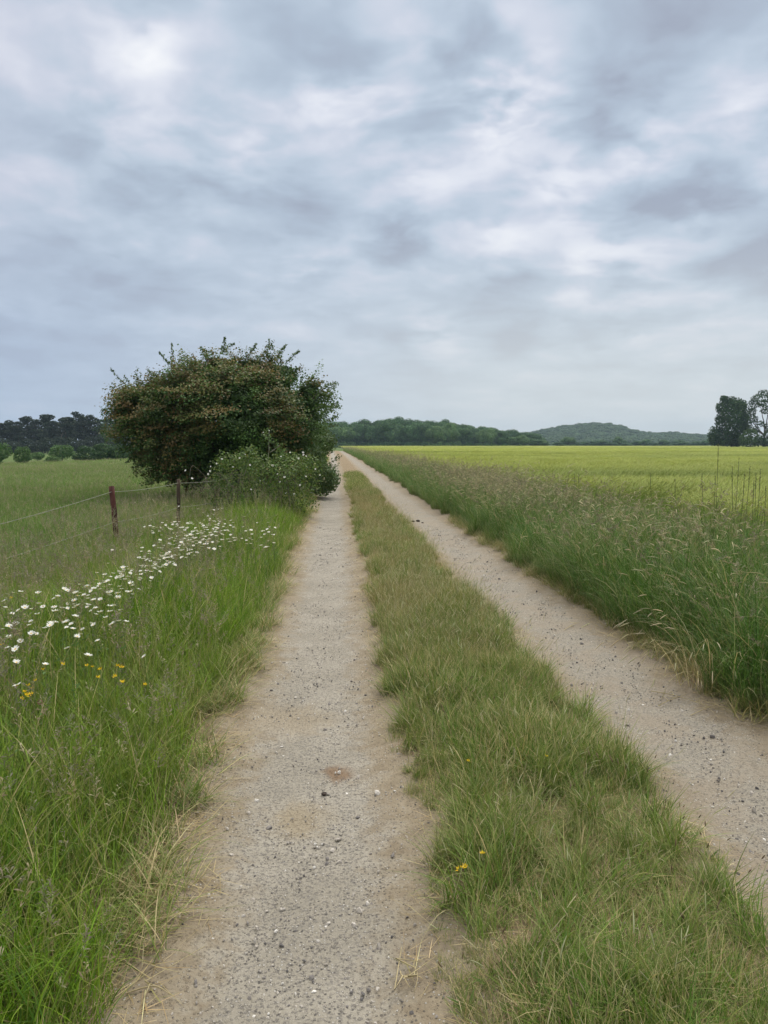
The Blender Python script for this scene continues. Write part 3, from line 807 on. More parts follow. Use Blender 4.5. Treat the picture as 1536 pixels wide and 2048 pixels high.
def crown_shell(r, lobes, per_m2, shell=(.72, 1.03), keep=.80):
    """points and outward directions over a union of ellipsoid lobes"""
    PP, NN = [], []
    lob = [(np.array(c, float), np.array(q, float)) for c, q in lobes]
    for i, (c, q) in enumerate(lob):
        area = 4 * np.pi * (((q[0] * q[1]) ** 1.6 + (q[0] * q[2]) ** 1.6 + (q[1] * q[2]) ** 1.6) / 3) ** (1 / 1.6)
        m = max(4, int(area * per_m2)); v = fib(r, m); f = r.uniform(*shell, m)[:, None]
        p = c + v * q * f; nn = unit(v / q)
        ok = np.ones(m, bool)
        for j, (c2, q2) in enumerate(lob):
            if j != i: ok &= ((((p - c2) / q2) ** 2).sum(1) > keep ** 2)
        PP.append(p[ok]); NN.append(nn[ok])
    return np.concatenate(PP), np.concatenate(NN)

def limb(mb, r, a, b, r0, r1, wob=.08, sides=6, seg=6, col=(1, 1, 1)):
    a = np.array(a, float); b = np.array(b, float); t = np.linspace(0, 1, seg + 1)[:, None]
    ln = np.linalg.norm(b - a); p = a + (b - a) * t + np.sin(t * np.pi) * r.normal(0, wob, 3) * ln + r.normal(0, wob * .15, (seg + 1, 3)) * ln * np.sin(t * np.pi)
    tube(mb, p, np.linspace(r0, r1, seg + 1), col, sides)
    return p

DARKG = [(3, (.026, .062, .024)), (2, (.036, .078, .028)), (1, (.055, .098, .032))]
MIDG = [(3, (.042, .085, .03)), (2, (.058, .105, .036)), (1, (.08, .13, .045))]
BUSHG = [(3, (.046, .10, .03)), (2, (.066, .125, .035)), (1, (.085, .145, .04))]
PINEG = [(3, (.018, .034, .020)), (2, (.026, .042, .024)), (1, (.036, .048, .028))]

def make_tree(name, loc, lobes, trunk_h, trunk_r, leaf, per_m2, pal, rs, label, cat, group=None, inner=True, limbs=7, jit=.6, mat=None):
    r = np.random.default_rng(rs)
    root = empty(name, loc); tag(root, label, cat, group)
    mb = MB()
    top = np.mean([c for c, _ in lobes], 0)
    limb(mb, r, (0, 0, -.3), (top[0] * .4, top[1] * .4, trunk_h), trunk_r, trunk_r * .6, .03)
    for c, q in sorted(lobes, key=lambda z: -z[1][0] * z[1][2])[:limbs]:
        limb(mb, r, (top[0] * .4, top[1] * .4, trunk_h * .9), np.array(c) + r.normal(0, .2, 3) * np.array(q), trunk_r * .45, trunk_r * .08, .11)
    link('trunk', mb.mesh(name + '_trunk', M_BARK), root)
    mb = MB(); P_, N_ = crown_shell(r, lobes, per_m2)
    # clumpy: drop leaves where a coarse noise is low so gaps open up
    keep = r.uniform(0, 1, len(P_)) < .45 + 1.1 * vnoise(P_[:, 0] + P_[:, 2] * .7, P_[:, 1] - P_[:, 2] * .9, 2.2 / max(leaf[1] * 4, .3), rs)
    P_, N_ = P_[keep], N_[keep]
    c = palette(r, pal, len(P_)); cl_ = vnoise(P_[:, 0] * 1.0 + P_[:, 2], P_[:, 1] + P_[:, 2] * .6, 1 / max(leaf[1] * 3.5, .5), rs + 1)[:, None]
    leaves(mb, r, P_, N_ + np.array([0, 0, .45]), leaf, c * (.75 + .5 * cl_), .7, jit)
    if inner:
        P2, N2 = crown_shell(r, [(c_, np.array(q_) * .8) for c_, q_ in lobes], per_m2 * .5, (.5, 1), .8)
        leaves(mb, r, P2, N2, (leaf[0] * 1.2, leaf[1] * 1.4), palette(r, pal, len(P2)), .8, jit)
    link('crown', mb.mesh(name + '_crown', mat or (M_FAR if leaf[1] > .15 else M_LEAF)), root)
    return root

def dome_lobes(r, w, h, base, k, q=(.22, .36), skirt=False):
    """lobes filling a domed crown w wide, from base up to h"""
    L_ = [((0, 0, base + (h - base) * .5), (w * .36, w * .36, (h - base) * .46))]
    for i in range(k):
        a = r.uniform(0, 6.283); e = r.uniform(-.25, 1) ; rad = math.sqrt(max(0, 1 - max(e, 0) ** 2)) * r.uniform(.65, .82)
        q_ = r.uniform(*q) * w * .5
        L_.append(((math.cos(a) * rad * w * .5 * .8, math.sin(a) * rad * w * .5 * .8, base + (h - base) * (.45 + .42 * e)), (q_ * 1.15, q_ * 1.15, q_ * .85)))
    if skirt:
        for i in range(9):
            a = i * .7 + r.uniform(-.3, .3); q_ = r.uniform(.16, .24) * w
            L_.append(((math.cos(a) * w * .33, math.sin(a) * w * .33, r.uniform(.08, .2) * h), (q_, q_, .16 * h)))
    return L_

# ------------------------------------------------------------------ the wood beyond the barley
protos = []
rw = np.random.default_rng(5)
for i in range(6):
    w = rw.uniform(10, 14); h = 12.0
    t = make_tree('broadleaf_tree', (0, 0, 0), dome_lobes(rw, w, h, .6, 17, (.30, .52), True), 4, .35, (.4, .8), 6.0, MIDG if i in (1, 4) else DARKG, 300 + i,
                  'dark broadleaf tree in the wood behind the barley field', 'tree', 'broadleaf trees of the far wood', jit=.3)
    protos.append(t)
used = set()
def place(protos, i, x, y, s, sz=None, label=None, group=None, dz=0.0):
    p = protos[i]
    o = p if i not in used and not used.add(i) else copy_tree(p)
    o.location = (x, y, float(land(x, y)) + dz - .2); o.rotation_euler = (0, 0, random.uniform(0, 6.28)); o.scale = (s, s, sz or s)
    if label: o['label'] = label
    if group: o['group'] = group
    return o
TOPS = [(560, 850), (640, 843), (665, 846), (700, 842), (740, 842), (785, 835), (830, 842), (880, 842), (910, 844), (950, 852), (1000, 858), (1050, 865), (1080, 872), (1110, 880), (1125, 886), (1140, 889)]
tx_, ty_ = zip(*TOPS)
MIDL = {1: 'lighter green rounded tree standing out in the wood behind the barley', 4: 'lighter green rounded tree standing out in the wood behind the barley'}
for row, (D, off, stp) in enumerate(((345, 0, 19), (362, 9, 22), (385, 4, 24))):
    px = 570 + off
    while px < (1125 if row == 0 else 1085):
        ty = np.interp(px, tx_, ty_) + random.uniform(-2, 5) + (7 if row == 0 else 0) * random.uniform(.3, 1.5)
        x, y, z = at(px, ty, D + random.uniform(-5, 5)); hgt = z - float(land(x, y)) + .3
        i = random.choice((0, 1, 2, 3, 4, 5) if row == 0 else (0, 2, 3, 5))
        sw = min(1.05, max(.45, .45 + hgt / 24)) * random.uniform(.85, 1.1)
        place(protos, i, x, y, sw, hgt / 12.0, label=MIDL.get(i) or 'dark broadleaf tree in the wood behind the barley field',
              group='lighter trees of the far wood' if i in MIDL else None)
        px += stp * random.uniform(.75, 1.25) * (.75 + .4 * sw)
# two lone round trees and low scrub in front of the hill
LONE = [(1137, 872, 430, 'lone round tree left of the hill foot beyond the barley'), (1236, 873, 450, 'lone round tree below the middle of the hill')]
for px, ty, D, lb in LONE:
    x, y, z = at(px, ty, D); place(protos, 4 if px > 1200 else 1, x, y, .62, (z - float(land(x, y))) / 12, label=lb)
    bpy.data.objects  # (kept as things of their own)
for px in range(1120, 1440, 17):
    x, y, z = at(px + random.uniform(-5, 5), random.uniform(878, 885), 440 + random.uniform(-15, 15)); 
    place(protos, random.choice((0, 2, 3, 5)), x, y, random.uniform(.45, .75), (z - float(land(x, y))) / 12, label='low dark tree in the line between the barley and the hill', group='trees along the foot of the hill')

# ------------------------------------------------------------------ wooded hill
HP = [(900, 886), (980, 878), (1030, 868), (1065, 860), (1090, 855), (1130, 849), (1160, 845), (1185, 843), (1215, 845), (1240, 848), (1262, 855), (1290, 861), (1320, 862), (1345, 861), (1380, 864), (1420, 866), (1500, 870), (1600, 876), (1700, 884)]
hxx = [at(p, 860, 1250)[0] for p, _ in HP]; hzz = [at(p, t, 1250)[2] - 13.5 for p, t in HP]
def hill_z(x, y):
    prof = np.interp(x * 1250 / np.maximum(y, 1), hxx, hzz, left=-8, right=-8)
    t = np.clip((y - 880) / 330, 0, 1); t = t * t * (3 - 2 * t)
    t2 = np.clip((1900 - y) / 500, 0, 1)
    return -3 + (prof + 3) * t * t2 * (.92 + .16 * vnoise(x, y, .012, 51))
hm = grid_mesh('hill', np.linspace(100, 1100, 80), np.linspace(860, 1950, 60), hill_z, bpy.data.materials['meadow_soil'])
tag(link('hill', hm), kind='structure')
def wood_crown(mb, r):
    P_, N_ = crown_shell(r, dome_lobes(r, 1.0, 1.0, .05, 7, (.4, .6)), 130, (.85, 1.03)); leaves(mb, r, P_, N_ + np.array([0, 0, .3]), (.11, .2), palette(r, MIDG, len(P_)), .8, .25)
WOOD = tuft_set('wood_crown', wood_crown, 4, M_HILL)
hx, hy = jgrid(200, 1000, 885, 1330, 10.5); k = in_view(hx, hy, 1.15); hx, hy = hx[k], hy[k]
hs = rng.uniform(11, 19, len(hx))
scatter('hill_wood', np.stack([hx, hy, hill_z(hx, hy) - 1.5], 1), WOOD, np.stack([hs, hs, rng.uniform(8, 12, len(hx))], 1))

# ------------------------------------------------------------------ tall trees at the right edge
Rb = np.random.default_rng(21)
def px_lobes(D, x0, items, depth=.9):
    """lobes given as (px, py, rx, ry) photo sizes at distance D, relative to ground point x0"""
    s = D / FPX; out = []
    for px, py, rx, ry in items:
        x, y, z = at(px, py, D); out.append(((x - x0, Rb.uniform(-.4, .4) * rx * s, z), (rx * s, rx * s * depth, ry * s)))
    return out
x0 = at(1464, 890, 210)[0]
make_tree('oak_tree', (x0, 210, 0), px_lobes(210, x0, [(1428, 872, 12, 20), (1450, 882, 22, 12), (1476, 882, 18, 12), (1464, 838, 28, 44), (1462, 805, 16, 13), (1446, 815, 13, 14), (1482, 812, 12, 14), (1440, 840, 13, 16), (1436, 866, 12, 16), (1485, 838, 14, 16), (1455, 862, 16, 18), (1472, 872, 14, 14), (1450, 797, 9, 7), (1490, 858, 12, 12), (1432, 882, 11, 10)]),
          4, .4, (.3, .6), 12.0, DARKG, 61, 'tall dark tree left of the pair at the right edge beyond the barley', 'tree', mat=M_DARK)
x1 = at(1530, 890, 206)[0]
make_tree('oak_tree', (x1, 206, 0), px_lobes(206, x1, [(1500, 815, 14, 14), (1498, 835, 12, 18), (1518, 800, 20, 12), (1524, 795, 13, 10), (1512, 806, 12, 9), (1540, 798, 13, 11), (1505, 822, 9, 8), (1552, 812, 16, 14), (1532, 812, 14, 9), (1545, 830, 11, 8), (1560, 836, 14, 14), (1508, 838, 10, 8), (1528, 786, 12, 7), (1575, 815, 12, 14), (1519, 848, 9, 7), (1535, 852, 7, 6), (1529, 822, 10, 7), (1512, 860, 9, 8)]),
          4.5, .38, (.30, .55), 11.0, DARKG, 62, 'open crowned tree with bare forked limbs at the right edge', 'tree', inner=False, limbs=6, mat=M_DARK)
for i, (px, py, rx, ry, lb) in enumerate(((1500, 876, 24, 20, 'rounded dark shrub between the two tall trees at the right edge'), (1540, 876, 22, 22, 'dark shrub below the open crowned tree at the right edge'), (1578, 860, 26, 34, 'dark tree just past the right edge of the barley view'))):
    xx = at(px, 890, 200)[0]
    make_tree('shrub', (xx, 200, 0), px_lobes(200, xx, [(px, py, rx * .8, ry), (px - rx * .5, py + 5, rx * .5, ry * .7), (px + rx * .5, py + 4, rx * .5, ry * .75), (px + 2, py - ry * .5, rx * .5, ry * .5)]), 1, .15, (.3, .55), 8, MIDG if i == 0 else DARKG, 70 + i, lb, 'shrub', mat=M_DARK)

# ------------------------------------------------------------------ pine wood beyond the pasture
pines = []
for i in range(4):
    r = np.random.default_rng(80 + i); L_ = []
    for k_ in range(13):
        z = r.uniform(3.5, 11.4); wv = 2.6 * (1 - ((z - 6) / 8.5) ** 2) * r.uniform(.5, 1); a = r.uniform(0, 6.28)
        q_ = r.uniform(.8, 1.5); L_.append(((math.cos(a) * wv, math.sin(a) * wv, z), (q_ * 1.25, q_ * 1.25, q_ * .62)))
    L_.append(((0, 0, 11.6), (1.1, 1.1, .6))); L_.append(((0, 0, 7), (1.8, 1.8, 4)))
    pines.append(make_tree('pine_tree', (0, 0, 0), L_, 10.5, .25, (.35, .7), 6, PINEG, 90 + i, 'dark pine in the wood beyond the left pasture', 'tree', 'pines beyond the pasture', limbs=4, jit=.9, mat=M_DARK))
used = set()
PT = [(18, 840), (54, 832), (87, 829), (123, 837), (150, 823), (180, 829), (-30, 838), (-70, 834), (215, 834), (250, 832), (290, 838), (330, 836), (370, 842), (420, 838), (0, 846), (36, 843), (70, 838), (105, 841), (136, 834), (166, 834), (198, 838), (232, 840), (-50, 846), (272, 842)]
for j, (px, py) in enumerate(PT):
    D = 250 + random.uniform(-6, 6) + (10 if j < 14 else 0); x, y, z = at(px, py, D); h = z - float(land(x, y)) + .2
    place(pines, j % 4, x, y, random.uniform(1.0, 1.3), h / 12.2)
bush = []
for i in range(5):
    r = np.random.default_rng(120 + i)
    bush.append(make_tree('shrub', (0, 0, 0), dome_lobes(r, 3.7, 2.8, .0, 16, (.2, .5)), 1, .08, (.16, .3), 24, [DARKG, BUSHG, BUSHG, DARKG, PINEG][i], 130 + i, 'dark shrub under the pines beyond the pasture', 'shrub', 'undergrowth at the foot of the pines', mat=M_LEAF if i < 4 else M_DARK, jit=.9))
used = set()
for j, px in enumerate(range(-80, 420, 22)):
    D = 225 + random.uniform(-5, 5); x, y, z = at(px, random.uniform(872, 884), D); h = z - float(land(x, y)); place(bush, 4, x, y, random.uniform(1.5, 2.0), h / 3.0)
FB = [(45, 893, 933, 42, 84, 2, 'small round green bush by itself at the pasture edge'), (-12, 876, 936, 58, 82, 1, 'tall bush cut by the left edge of the picture'), (124, 886, 918, 62, 112, 2, 'wide light green bush behind the pasture edge'),
      (104, 911, 930, 36, 86, 1, 'low pale green bush on the pasture edge'), (170, 893, 929, 56, 90, 0, 'dark wide shrub left in the dense clump under the thin bare tree'), (205, 884, 927, 52, 92, 3, 'dark shrub in the middle of the clump under the thin bare tree'), (236, 890, 926, 44, 93, 0, 'dark shrub right in the clump beside the hawthorn'),
      (75, 903, 922, 30, 120, 1, 'low bush between the round bush and the wide light one'), (275, 885, 925, 60, 96, 1, 'green shrub half hidden behind the hawthorn crown')]
for px, t_, b_, w_, D, i, lb in FB:
    x, y, zt = at(px, t_, D); _, _, zb = at(px, b_, D); sx = w_ / FPX * D / 4.0
    o = place(bush, i, x, y, sx, (zt - zb) / 2.9, lb); o['group'] = 'bushes along the pasture edge'; o.location.z = min(zb, float(land(x, y)))
# thin half bare tree behind the clump
xb, yb, zb = at(212, 822, 97); r = np.random.default_rng(140); root = empty('thin_tree', (xb, yb, float(land(xb, yb)))); tag(root, 'thin half bare tree rising from the dark shrubs left of the hawthorn', 'tree')
mb = MB(); H_ = zb - float(land(xb, yb)); tips = []
limb(mb, r, (0, 0, -.2), (.1, 0, H_ * .95), .09, .015, .02)
for i in range(34):
    z = r.uniform(.3, .95) * H_; a = r.uniform(0, 6.28); ln = r.uniform(.5, 1.7) * (1.1 - z / H_ * .6)
    p = limb(mb, r, (0, 0, z), (math.cos(a) * ln, math.sin(a) * ln, z + r.uniform(.5, 1.3)), .025, .006, .05, 4, 4); tips.append(p)
link('trunk', mb.mesh('thin_trunk', M_BARK), root)
mb = MB(); tp = np.concatenate(tips); q = tp[r.integers(0, len(tp), 900)] + r.normal(0, .3, (900, 3)); leaves(mb, r, q, fib(r, 900), (.09, .2), palette(r, MIDG, 900) * 1.1); link('crown', mb.mesh('thin_crown', M_LEAF), root)

# ------------------------------------------------------------------ the hawthorn, fading brown blossom over dark leaves
HAW_G = [(3, (.044, .088, .022)), (2, (.062, .108, .028)), (1, (.034, .066, .02))]
HAW_B = [(3, (.125, .102, .036)), (1.5, (.155, .112, .042)), (1.5, (.10, .09, .030)), (2, (.105, .115, .038))]
HAW_BR = [(2, (.075, .12, .035)), (2, (.06, .105, .032)), (1, (.10, .14, .045))]

def hawthorn():
    r = np.random.default_rng(11); Y0 = 21.0; x0, y0 = -2.85, Y0
    root = empty('hawthorn_tree', (x0, y0, float(land(x0, y0)))); tag(root, 'broad spreading hawthorn with fading brown blossom beside the left wheel track', 'tree')
    L_ = []
    for px, py, rx, ry, dy in ((420, 818, 118, 86, 0), (314, 850, 70, 70, -.2), (520, 806, 88, 78, .2), (455, 768, 84, 46, 0), (560, 850, 86, 88, .2), (400, 890, 100, 62, -.2), (345, 918, 38, 36, -.3), (288, 800, 44, 26, -.1), (560, 752, 46, 28, .2),
                               (380, 764, 40, 24, 0), (508, 738, 44, 20, 0), (262, 834, 34, 40, -.3), (440, 732, 34, 20, .1), (610, 800, 40, 46, .4), (480, 840, 90, 70, -.8), (380, 820, 70, 60, -.8), (298, 886, 30, 28, 0), (372, 925, 52, 32, -.3), (430, 925, 60, 40, -.2)):
        x, y, z = at(px, py, Y0); s = Y0 / FPX
        L_.append(((x - x0, dy, z), (rx * s, max(.45, min(1.7, rx * s * 1.05)), ry * s)))
    P_, N_ = crown_shell(r, L_, 11, (.76, 1.04), .84)
    k = (P_[:, 2] > .55) & (vnoise(P_[:, 0] + P_[:, 1] * .5, P_[:, 2] * 1.3 - P_[:, 1] * .4, 1.5, 66) > .26); P_, N_ = P_[k], N_[k]
    mbg, mbb, mbt = MB(), MB(), MB()
    browny = np.clip(vnoise(P_[:, 0] + 9, P_[:, 2] * 1.6 + P_[:, 1] * .8, 1.0, 61) * 1.15 + .16 * (-P_[:, 0]) * .5 + .08 - .35 * np.clip(P_[:, 0] - 1.2, 0, 2), 0, 1)
    for i in range(len(P_)):
        p, nn = P_[i], N_[i]
        out = unit(nn * np.array([1, 1, .35])); ln = float(np.clip(r.lognormal(-1.25, .45), .13, .62)); m = int(r.uniform(180, 260) * ln); flat = r.uniform(.035, .12); out = unit(out + r.normal(0, .35, 3))
        side = unit(np.cross(out, [0, 0, 1.0]))
        t = r.uniform(-.6, 1, m)[:, None]; q = p + out * t * ln + side * r.normal(0, .17 * (ln / .3) ** .6, (m, 1)) * (1 - .4 * np.abs(t)) + np.array([0, 0, 1]) * (r.normal(0, flat, (m, 1)) - .10 * t ** 2)
        leaves(mbg, r, q, np.tile(out * .4 + np.array([0, 0, .9]), (m, 1)), (.04, .075), palette(r, HAW_G, 1) * r.uniform(.8, 1.6) * r.uniform(.85, 1.15, (m, 1)), .75, .6)
        if browny[i] > .36 and r.uniform() < .85:
            m2 = int(r.uniform(150, 520) * ln * browny[i] ** .5)
            t = r.uniform(-.5, 1, m2)[:, None]; q = p + out * t * ln + side * r.normal(0, .15 * (ln / .3) ** .6, (m2, 1)) + np.array([0, 0, 1]) * (np.abs(r.normal(.04, flat, (m2, 1))) - .10 * t ** 2)
            leaves(mbb, r, q, np.tile(out * .5 + np.array([0, 0, .8]), (m2, 1)), (.04, .075), palette(r, HAW_B, 1) * r.uniform(.8, 1.25) * r.uniform(.85, 1.15, (m2, 1)), .9, .5)
    # inner fill so that only small chinks of light come through
    P2, N2 = crown_shell(r, [(c, np.array(q) * .80) for c, q in L_], 400, (.55, 1), .7); k = (P2[:, 2] > .6) & (vnoise(P2[:, 0] + P2[:, 1] * .5, P2[:, 2] * 1.3 - P2[:, 1] * .4, 1.5, 66) > .20); P2, N2 = P2[k], N2[k]
    leaves(mbg, r, P2, N2, (.07, .13), palette(r, HAW_G, len(P2)) * .9, .8, .8)
    # stems and shoots
    for a in range(6):
        limb(mbt, r, (r.normal(0, .18), r.normal(0, .18), -.1), (r.uniform(-1.0, 1.0), r.uniform(-.3, .9), r.uniform(2.0, 3.0)), .085, .03, .06)
    SH = [((350, 745), (338, 682)), ((350, 745), (318, 704)), ((268, 790), (228, 738)), ((280, 800), (240, 748)), ((445, 705), (448, 674)), ((440, 700), (466, 682)), ((536, 720), (538, 678)), ((575, 725), (600, 700)), ((585, 745), (596, 738)), ((250, 850), (214, 818)), ((630, 800), (665, 770)), ((320, 935), (318, 966)), ((335, 930), (345, 955)), ((255, 820), (226, 812)), ((410, 712), (395, 690)), ((500, 705), (512, 686)), ((330, 760), (300, 742)), ((600, 775), (628, 752)), ((270, 900), (252, 926)), ((560, 718), (575, 694))]
    up = np.flatnonzero((N_[:, 2] > .15) | (np.abs(N_[:, 0]) > .8))
    EX = [(P_[i] - .15 * N_[i], P_[i] + unit(N_[i] * [1, 1, .6] + r.normal(0, .35, 3) + [0, 0, .1]) * r.uniform(.15, .45)) for i in r.choice(up, 60)]
    for (a, b) in SH + EX:
        if len(a) == 3:
            p = limb(mbg, r, a, b, .007, .002, .06, 4, 5, (.06, .045, .03)); m = 45; t = r.uniform(0.1, 1, m); q = np.stack([np.interp(t, np.linspace(0, 1, len(p)), p[:, j]) for j in range(3)], 1) + r.normal(0, .035, (m, 3))
            leaves(mbg, r, q, fib(r, m) + [0, 0, .5], (.035, .065), palette(r, HAW_BR if r.uniform() < .6 else HAW_B, m), .75, .6); continue
        A_ = np.array(at(*a, Y0)) - [x0, y0, 0]; B_ = np.array(at(*b, Y0)) - [x0, y0, 0]; dy = r.uniform(-.5, .5); A_[1] += dy; B_[1] += dy
        p = limb(mbg, r, A_ * np.array([.97, 1, 1]), B_, .012, .003, .05, 4, 6, (.06, .045, .03))
        m = 110; t = r.uniform(0, 1, m); q = np.stack([np.interp(t, np.linspace(0, 1, len(p)), p[:, j]) for j in range(3)], 1) + r.normal(0, .05, (m, 3)) * (1.25 - t)[:, None]
        leaves(mbg, r, q, fib(r, m) + [0, 0, .5], (.035, .065), palette(r, HAW_BR, m), .75, .6)
    z0 = float(land(x0, y0))
    for nm, m_, mt in (('trunk', mbt, M_BARK), ('crown', mbg, M_LEAF), ('blossom', mbb, M_LEAF)):
        o = link(nm, m_.mesh('hawthorn_' + nm, mt), root); o.location = (0, 0, -z0)
hawthorn()

# ------------------------------------------------------------------ hedge of green shrubs running on along the lane
HEDGE_L = ['bright green hedge shrub leaning over the lane right behind the hawthorn', 'second shrub of the hedge behind the hawthorn', 'third shrub of the lane hedge, partly hidden', 'shrub midway along the far lane hedge', 'fifth shrub of the lane hedge, seen as a sliver', 'farthest shrub of the lane hedge by the vanishing lane']
for i, (y, xo, w, h) in enumerate(((23.6, -1.30, 2.5, 3.25), (27.5, -2.05, 2.8, 2.9), (33, -2.3, 3.0, 2.9), (41, -2.5, 3.2, 2.9), (54, -2.6, 3.4, 2.8), (72, -2.6, 3.6, 2.8))):
    r = np.random.default_rng(200 + i); L_ = dome_lobes(r, w, h, .0, 18, (.28, .44))
    L_ += [((r.uniform(-.3, .45) * w, r.uniform(-.3, .3) * w, r.uniform(.3, .9)), (.55, .55, .5)) for _ in range(5)]
    x = xo + float(shift(y)); nl = (.05, .085) if y < 30 else (.08, .14)
    t = make_tree('hedge_shrub', (x, y, float(land(x, y))), L_, 1.0, .06, nl, 420 if y < 30 else 150, HAW_BR if i == 0 else HAW_G + HAW_BR, 210 + i, HEDGE_L[i], 'shrub', 'hedge shrubs along the lane', jit=.8)
    if i < 2:
        for k_ in range(22):
            mb = MB()
            a = r.uniform(-1.2, 1.0); z = r.uniform(.8, h * .98); e = r.uniform(.15, .9)
            p0 = np.array([math.cos(a) * w * .42, math.sin(a) * w * .42 * (1 if r.uniform() < .5 else -1), z]); p1 = p0 + np.array([math.cos(a) * .4, r.uniform(-.2, .2), e * .4])
            p = limb(mb, r, p0, p1, .008, .002, .08, 4, 5, (.08, .06, .035)); m = 60; tt = r.uniform(0, 1, m)
            q = np.stack([np.interp(tt, np.linspace(0, 1, len(p)), p[:, j]) for j in range(3)], 1) + r.normal(0, .045, (m, 3)); leaves(mb, r, q, fib(r, m) + [0, 0, .5], (.04, .075), palette(r, HAW_BR, m), .7)
            link('shoot', mb.mesh('hedge_shoot', M_LEAF), t)

# ------------------------------------------------------------------ wild rose bush in front of the hawthorn
def rose():
    r = np.random.default_rng(31); x0, y0 = -1.75, 16.2; z0 = float(land(x0, y0)); root = empty('rose_bush', (x0, y0, z0))
    tag(root, 'wild rose bush with small white flowers at the foot of the hawthorn', 'bush')
    L_ = []
    for px, py, rx, ry in ((470, 950, 52, 42), (560, 945, 60, 36), (520, 970, 80, 46), (440, 985, 40, 34), (600, 960, 40, 44), (500, 915, 30, 22), (620, 930, 22, 22), (455, 920, 22, 20), (580, 1000, 60, 34), (480, 1005, 56, 30), (570, 925, 34, 20)):
        x, y, z = at(px, py, y0); s = y0 / FPX; L_.append(((x - x0, r.uniform(-.3, .5), z - z0), (rx * s, max(.3, rx * s), ry * s)))
    mb, mt = MB(), MB()
    P_, N_ = crown_shell(r, L_, 640, (.5, 1.2), .72); k = P_[:, 2] > .03; P_, N_ = P_[k], N_[k]
    kk = r.uniform(0, 1, len(P_)) < .25 + 1.2 * vnoise(P_[:, 0] * 1.2, P_[:, 2] * 1.2 + P_[:, 1], 3.4, 71); P_, N_ = P_[kk], N_[kk]
    leaves(mb, r, P_, N_ + [0, 0, .6], (.028, .06), palette(r, [(3, (.085, .14, .03)), (2, (.12, .17, .042)), (2, (.05, .09, .022)), (.5, (.17, .17, .06))], len(P_)), .7, .7)
    for i in range(46):
        a = np.array([r.uniform(-.7, 1.0), r.uniform(-.3, .4), 0]); b = a + [r.normal(0, .3), r.uniform(-.5, .1), r.uniform(.5, 1.2)]
        p = np.array([a, a * .7 + b * .3 + [0, 0, .4], b, b + [r.normal(0, .3), -.15, -r.uniform(.1, .5)]]); t = np.linspace(0, 1, 10)
        pp = np.stack([np.interp(t, np.linspace(0, 1, 4), p[:, j]) for j in range(3)], 1); pp[1:-1] = (pp[:-2] + 2 * pp[1:-1] + pp[2:]) / 4
        tube(mt, pp, np.linspace(.006, .0025, 10), (1, 1, 1), 4)
    # taller bare canes
    M_CANE = plain_mat('dry_cane', (.20, .19, .15), (.32, .30, .23), 12, .8)
    link('crown', mb.mesh('rose_leaves', M_LEAF), root); link('stem', mt.mesh('rose_stems', plain_mat('rose_stem', (.12, .10, .07), (.22, .20, .15), 14)), root)
    for (a, b) in (((535, 930), (538, 862)), ((488, 950), (500, 892)), ((540, 905), (560, 890))):
        mc = MB(); A_ = np.array(at(*a, y0 - .3)) - [x0, y0, z0]; B_ = np.array(at(*b, y0 - .3)) - [x0, y0, z0]; limb(mc, r, A_, B_, .007, .005, .03, 5, 8); link('cane', mc.mesh('rose_cane', M_CANE), root)
        mc = MB(); m = 60; q = B_ + r.normal(0, .07, (m, 3)) - [0, 0, .1]; leaves(mc, r, q, fib(r, m) + [0, 0, .4], (.04, .07), palette(r, HAW_BR, m) * 1.2, .6); link('shoot', mc.mesh('cane_leaves', M_LEAF), root)
    FL = [(538, 861), (371, 941), (384, 957), (416, 948), (421, 933), (420, 942), (433, 927), (444, 918), (479, 916), (490, 909), (535, 930), (545, 931), (562, 913), (580, 905), (597, 917), (606, 905), (607, 910), (612, 912), (569, 954), (519, 961), (555, 948), (502, 979), (560, 964), (600, 970), (612, 953), (588, 988), (572, 986), (527, 865), (466, 934), (500, 930), (631, 938), (640, 950)]
    mf = MB(); fan = []
    for j in range(5):
        a = j * 1.2566; c_, s_ = math.cos(a), math.sin(a)
        V = [(0, 0, 0), (c_ * .022 - s_ * .014, s_ * .022 + c_ * .014, .006), (c_ * .034, s_ * .034, .01), (c_ * .022 + s_ * .014, s_ * .022 - c_ * .014, .006)]
        mf.add(V, [(0, 3, 2, 1)], None, (.78, .76, .72))
    fm = mf.mesh('rose_flower', foliage_mat('rose_petal', .3, .6, .1))
    for px, py in FL:
        o = link('flower', fm, root); x, y, z = at(px, py, y0 - r.uniform(.45, .75)); o.location = (x - x0, y - y0, z - z0)
        o.rotation_euler = (R_(r.uniform(30, 80)), R_(r.uniform(-20, 20)), r.uniform(-.8, .8)); sc = r.uniform(.5, .85); o.scale = (sc,) * 3
rose()

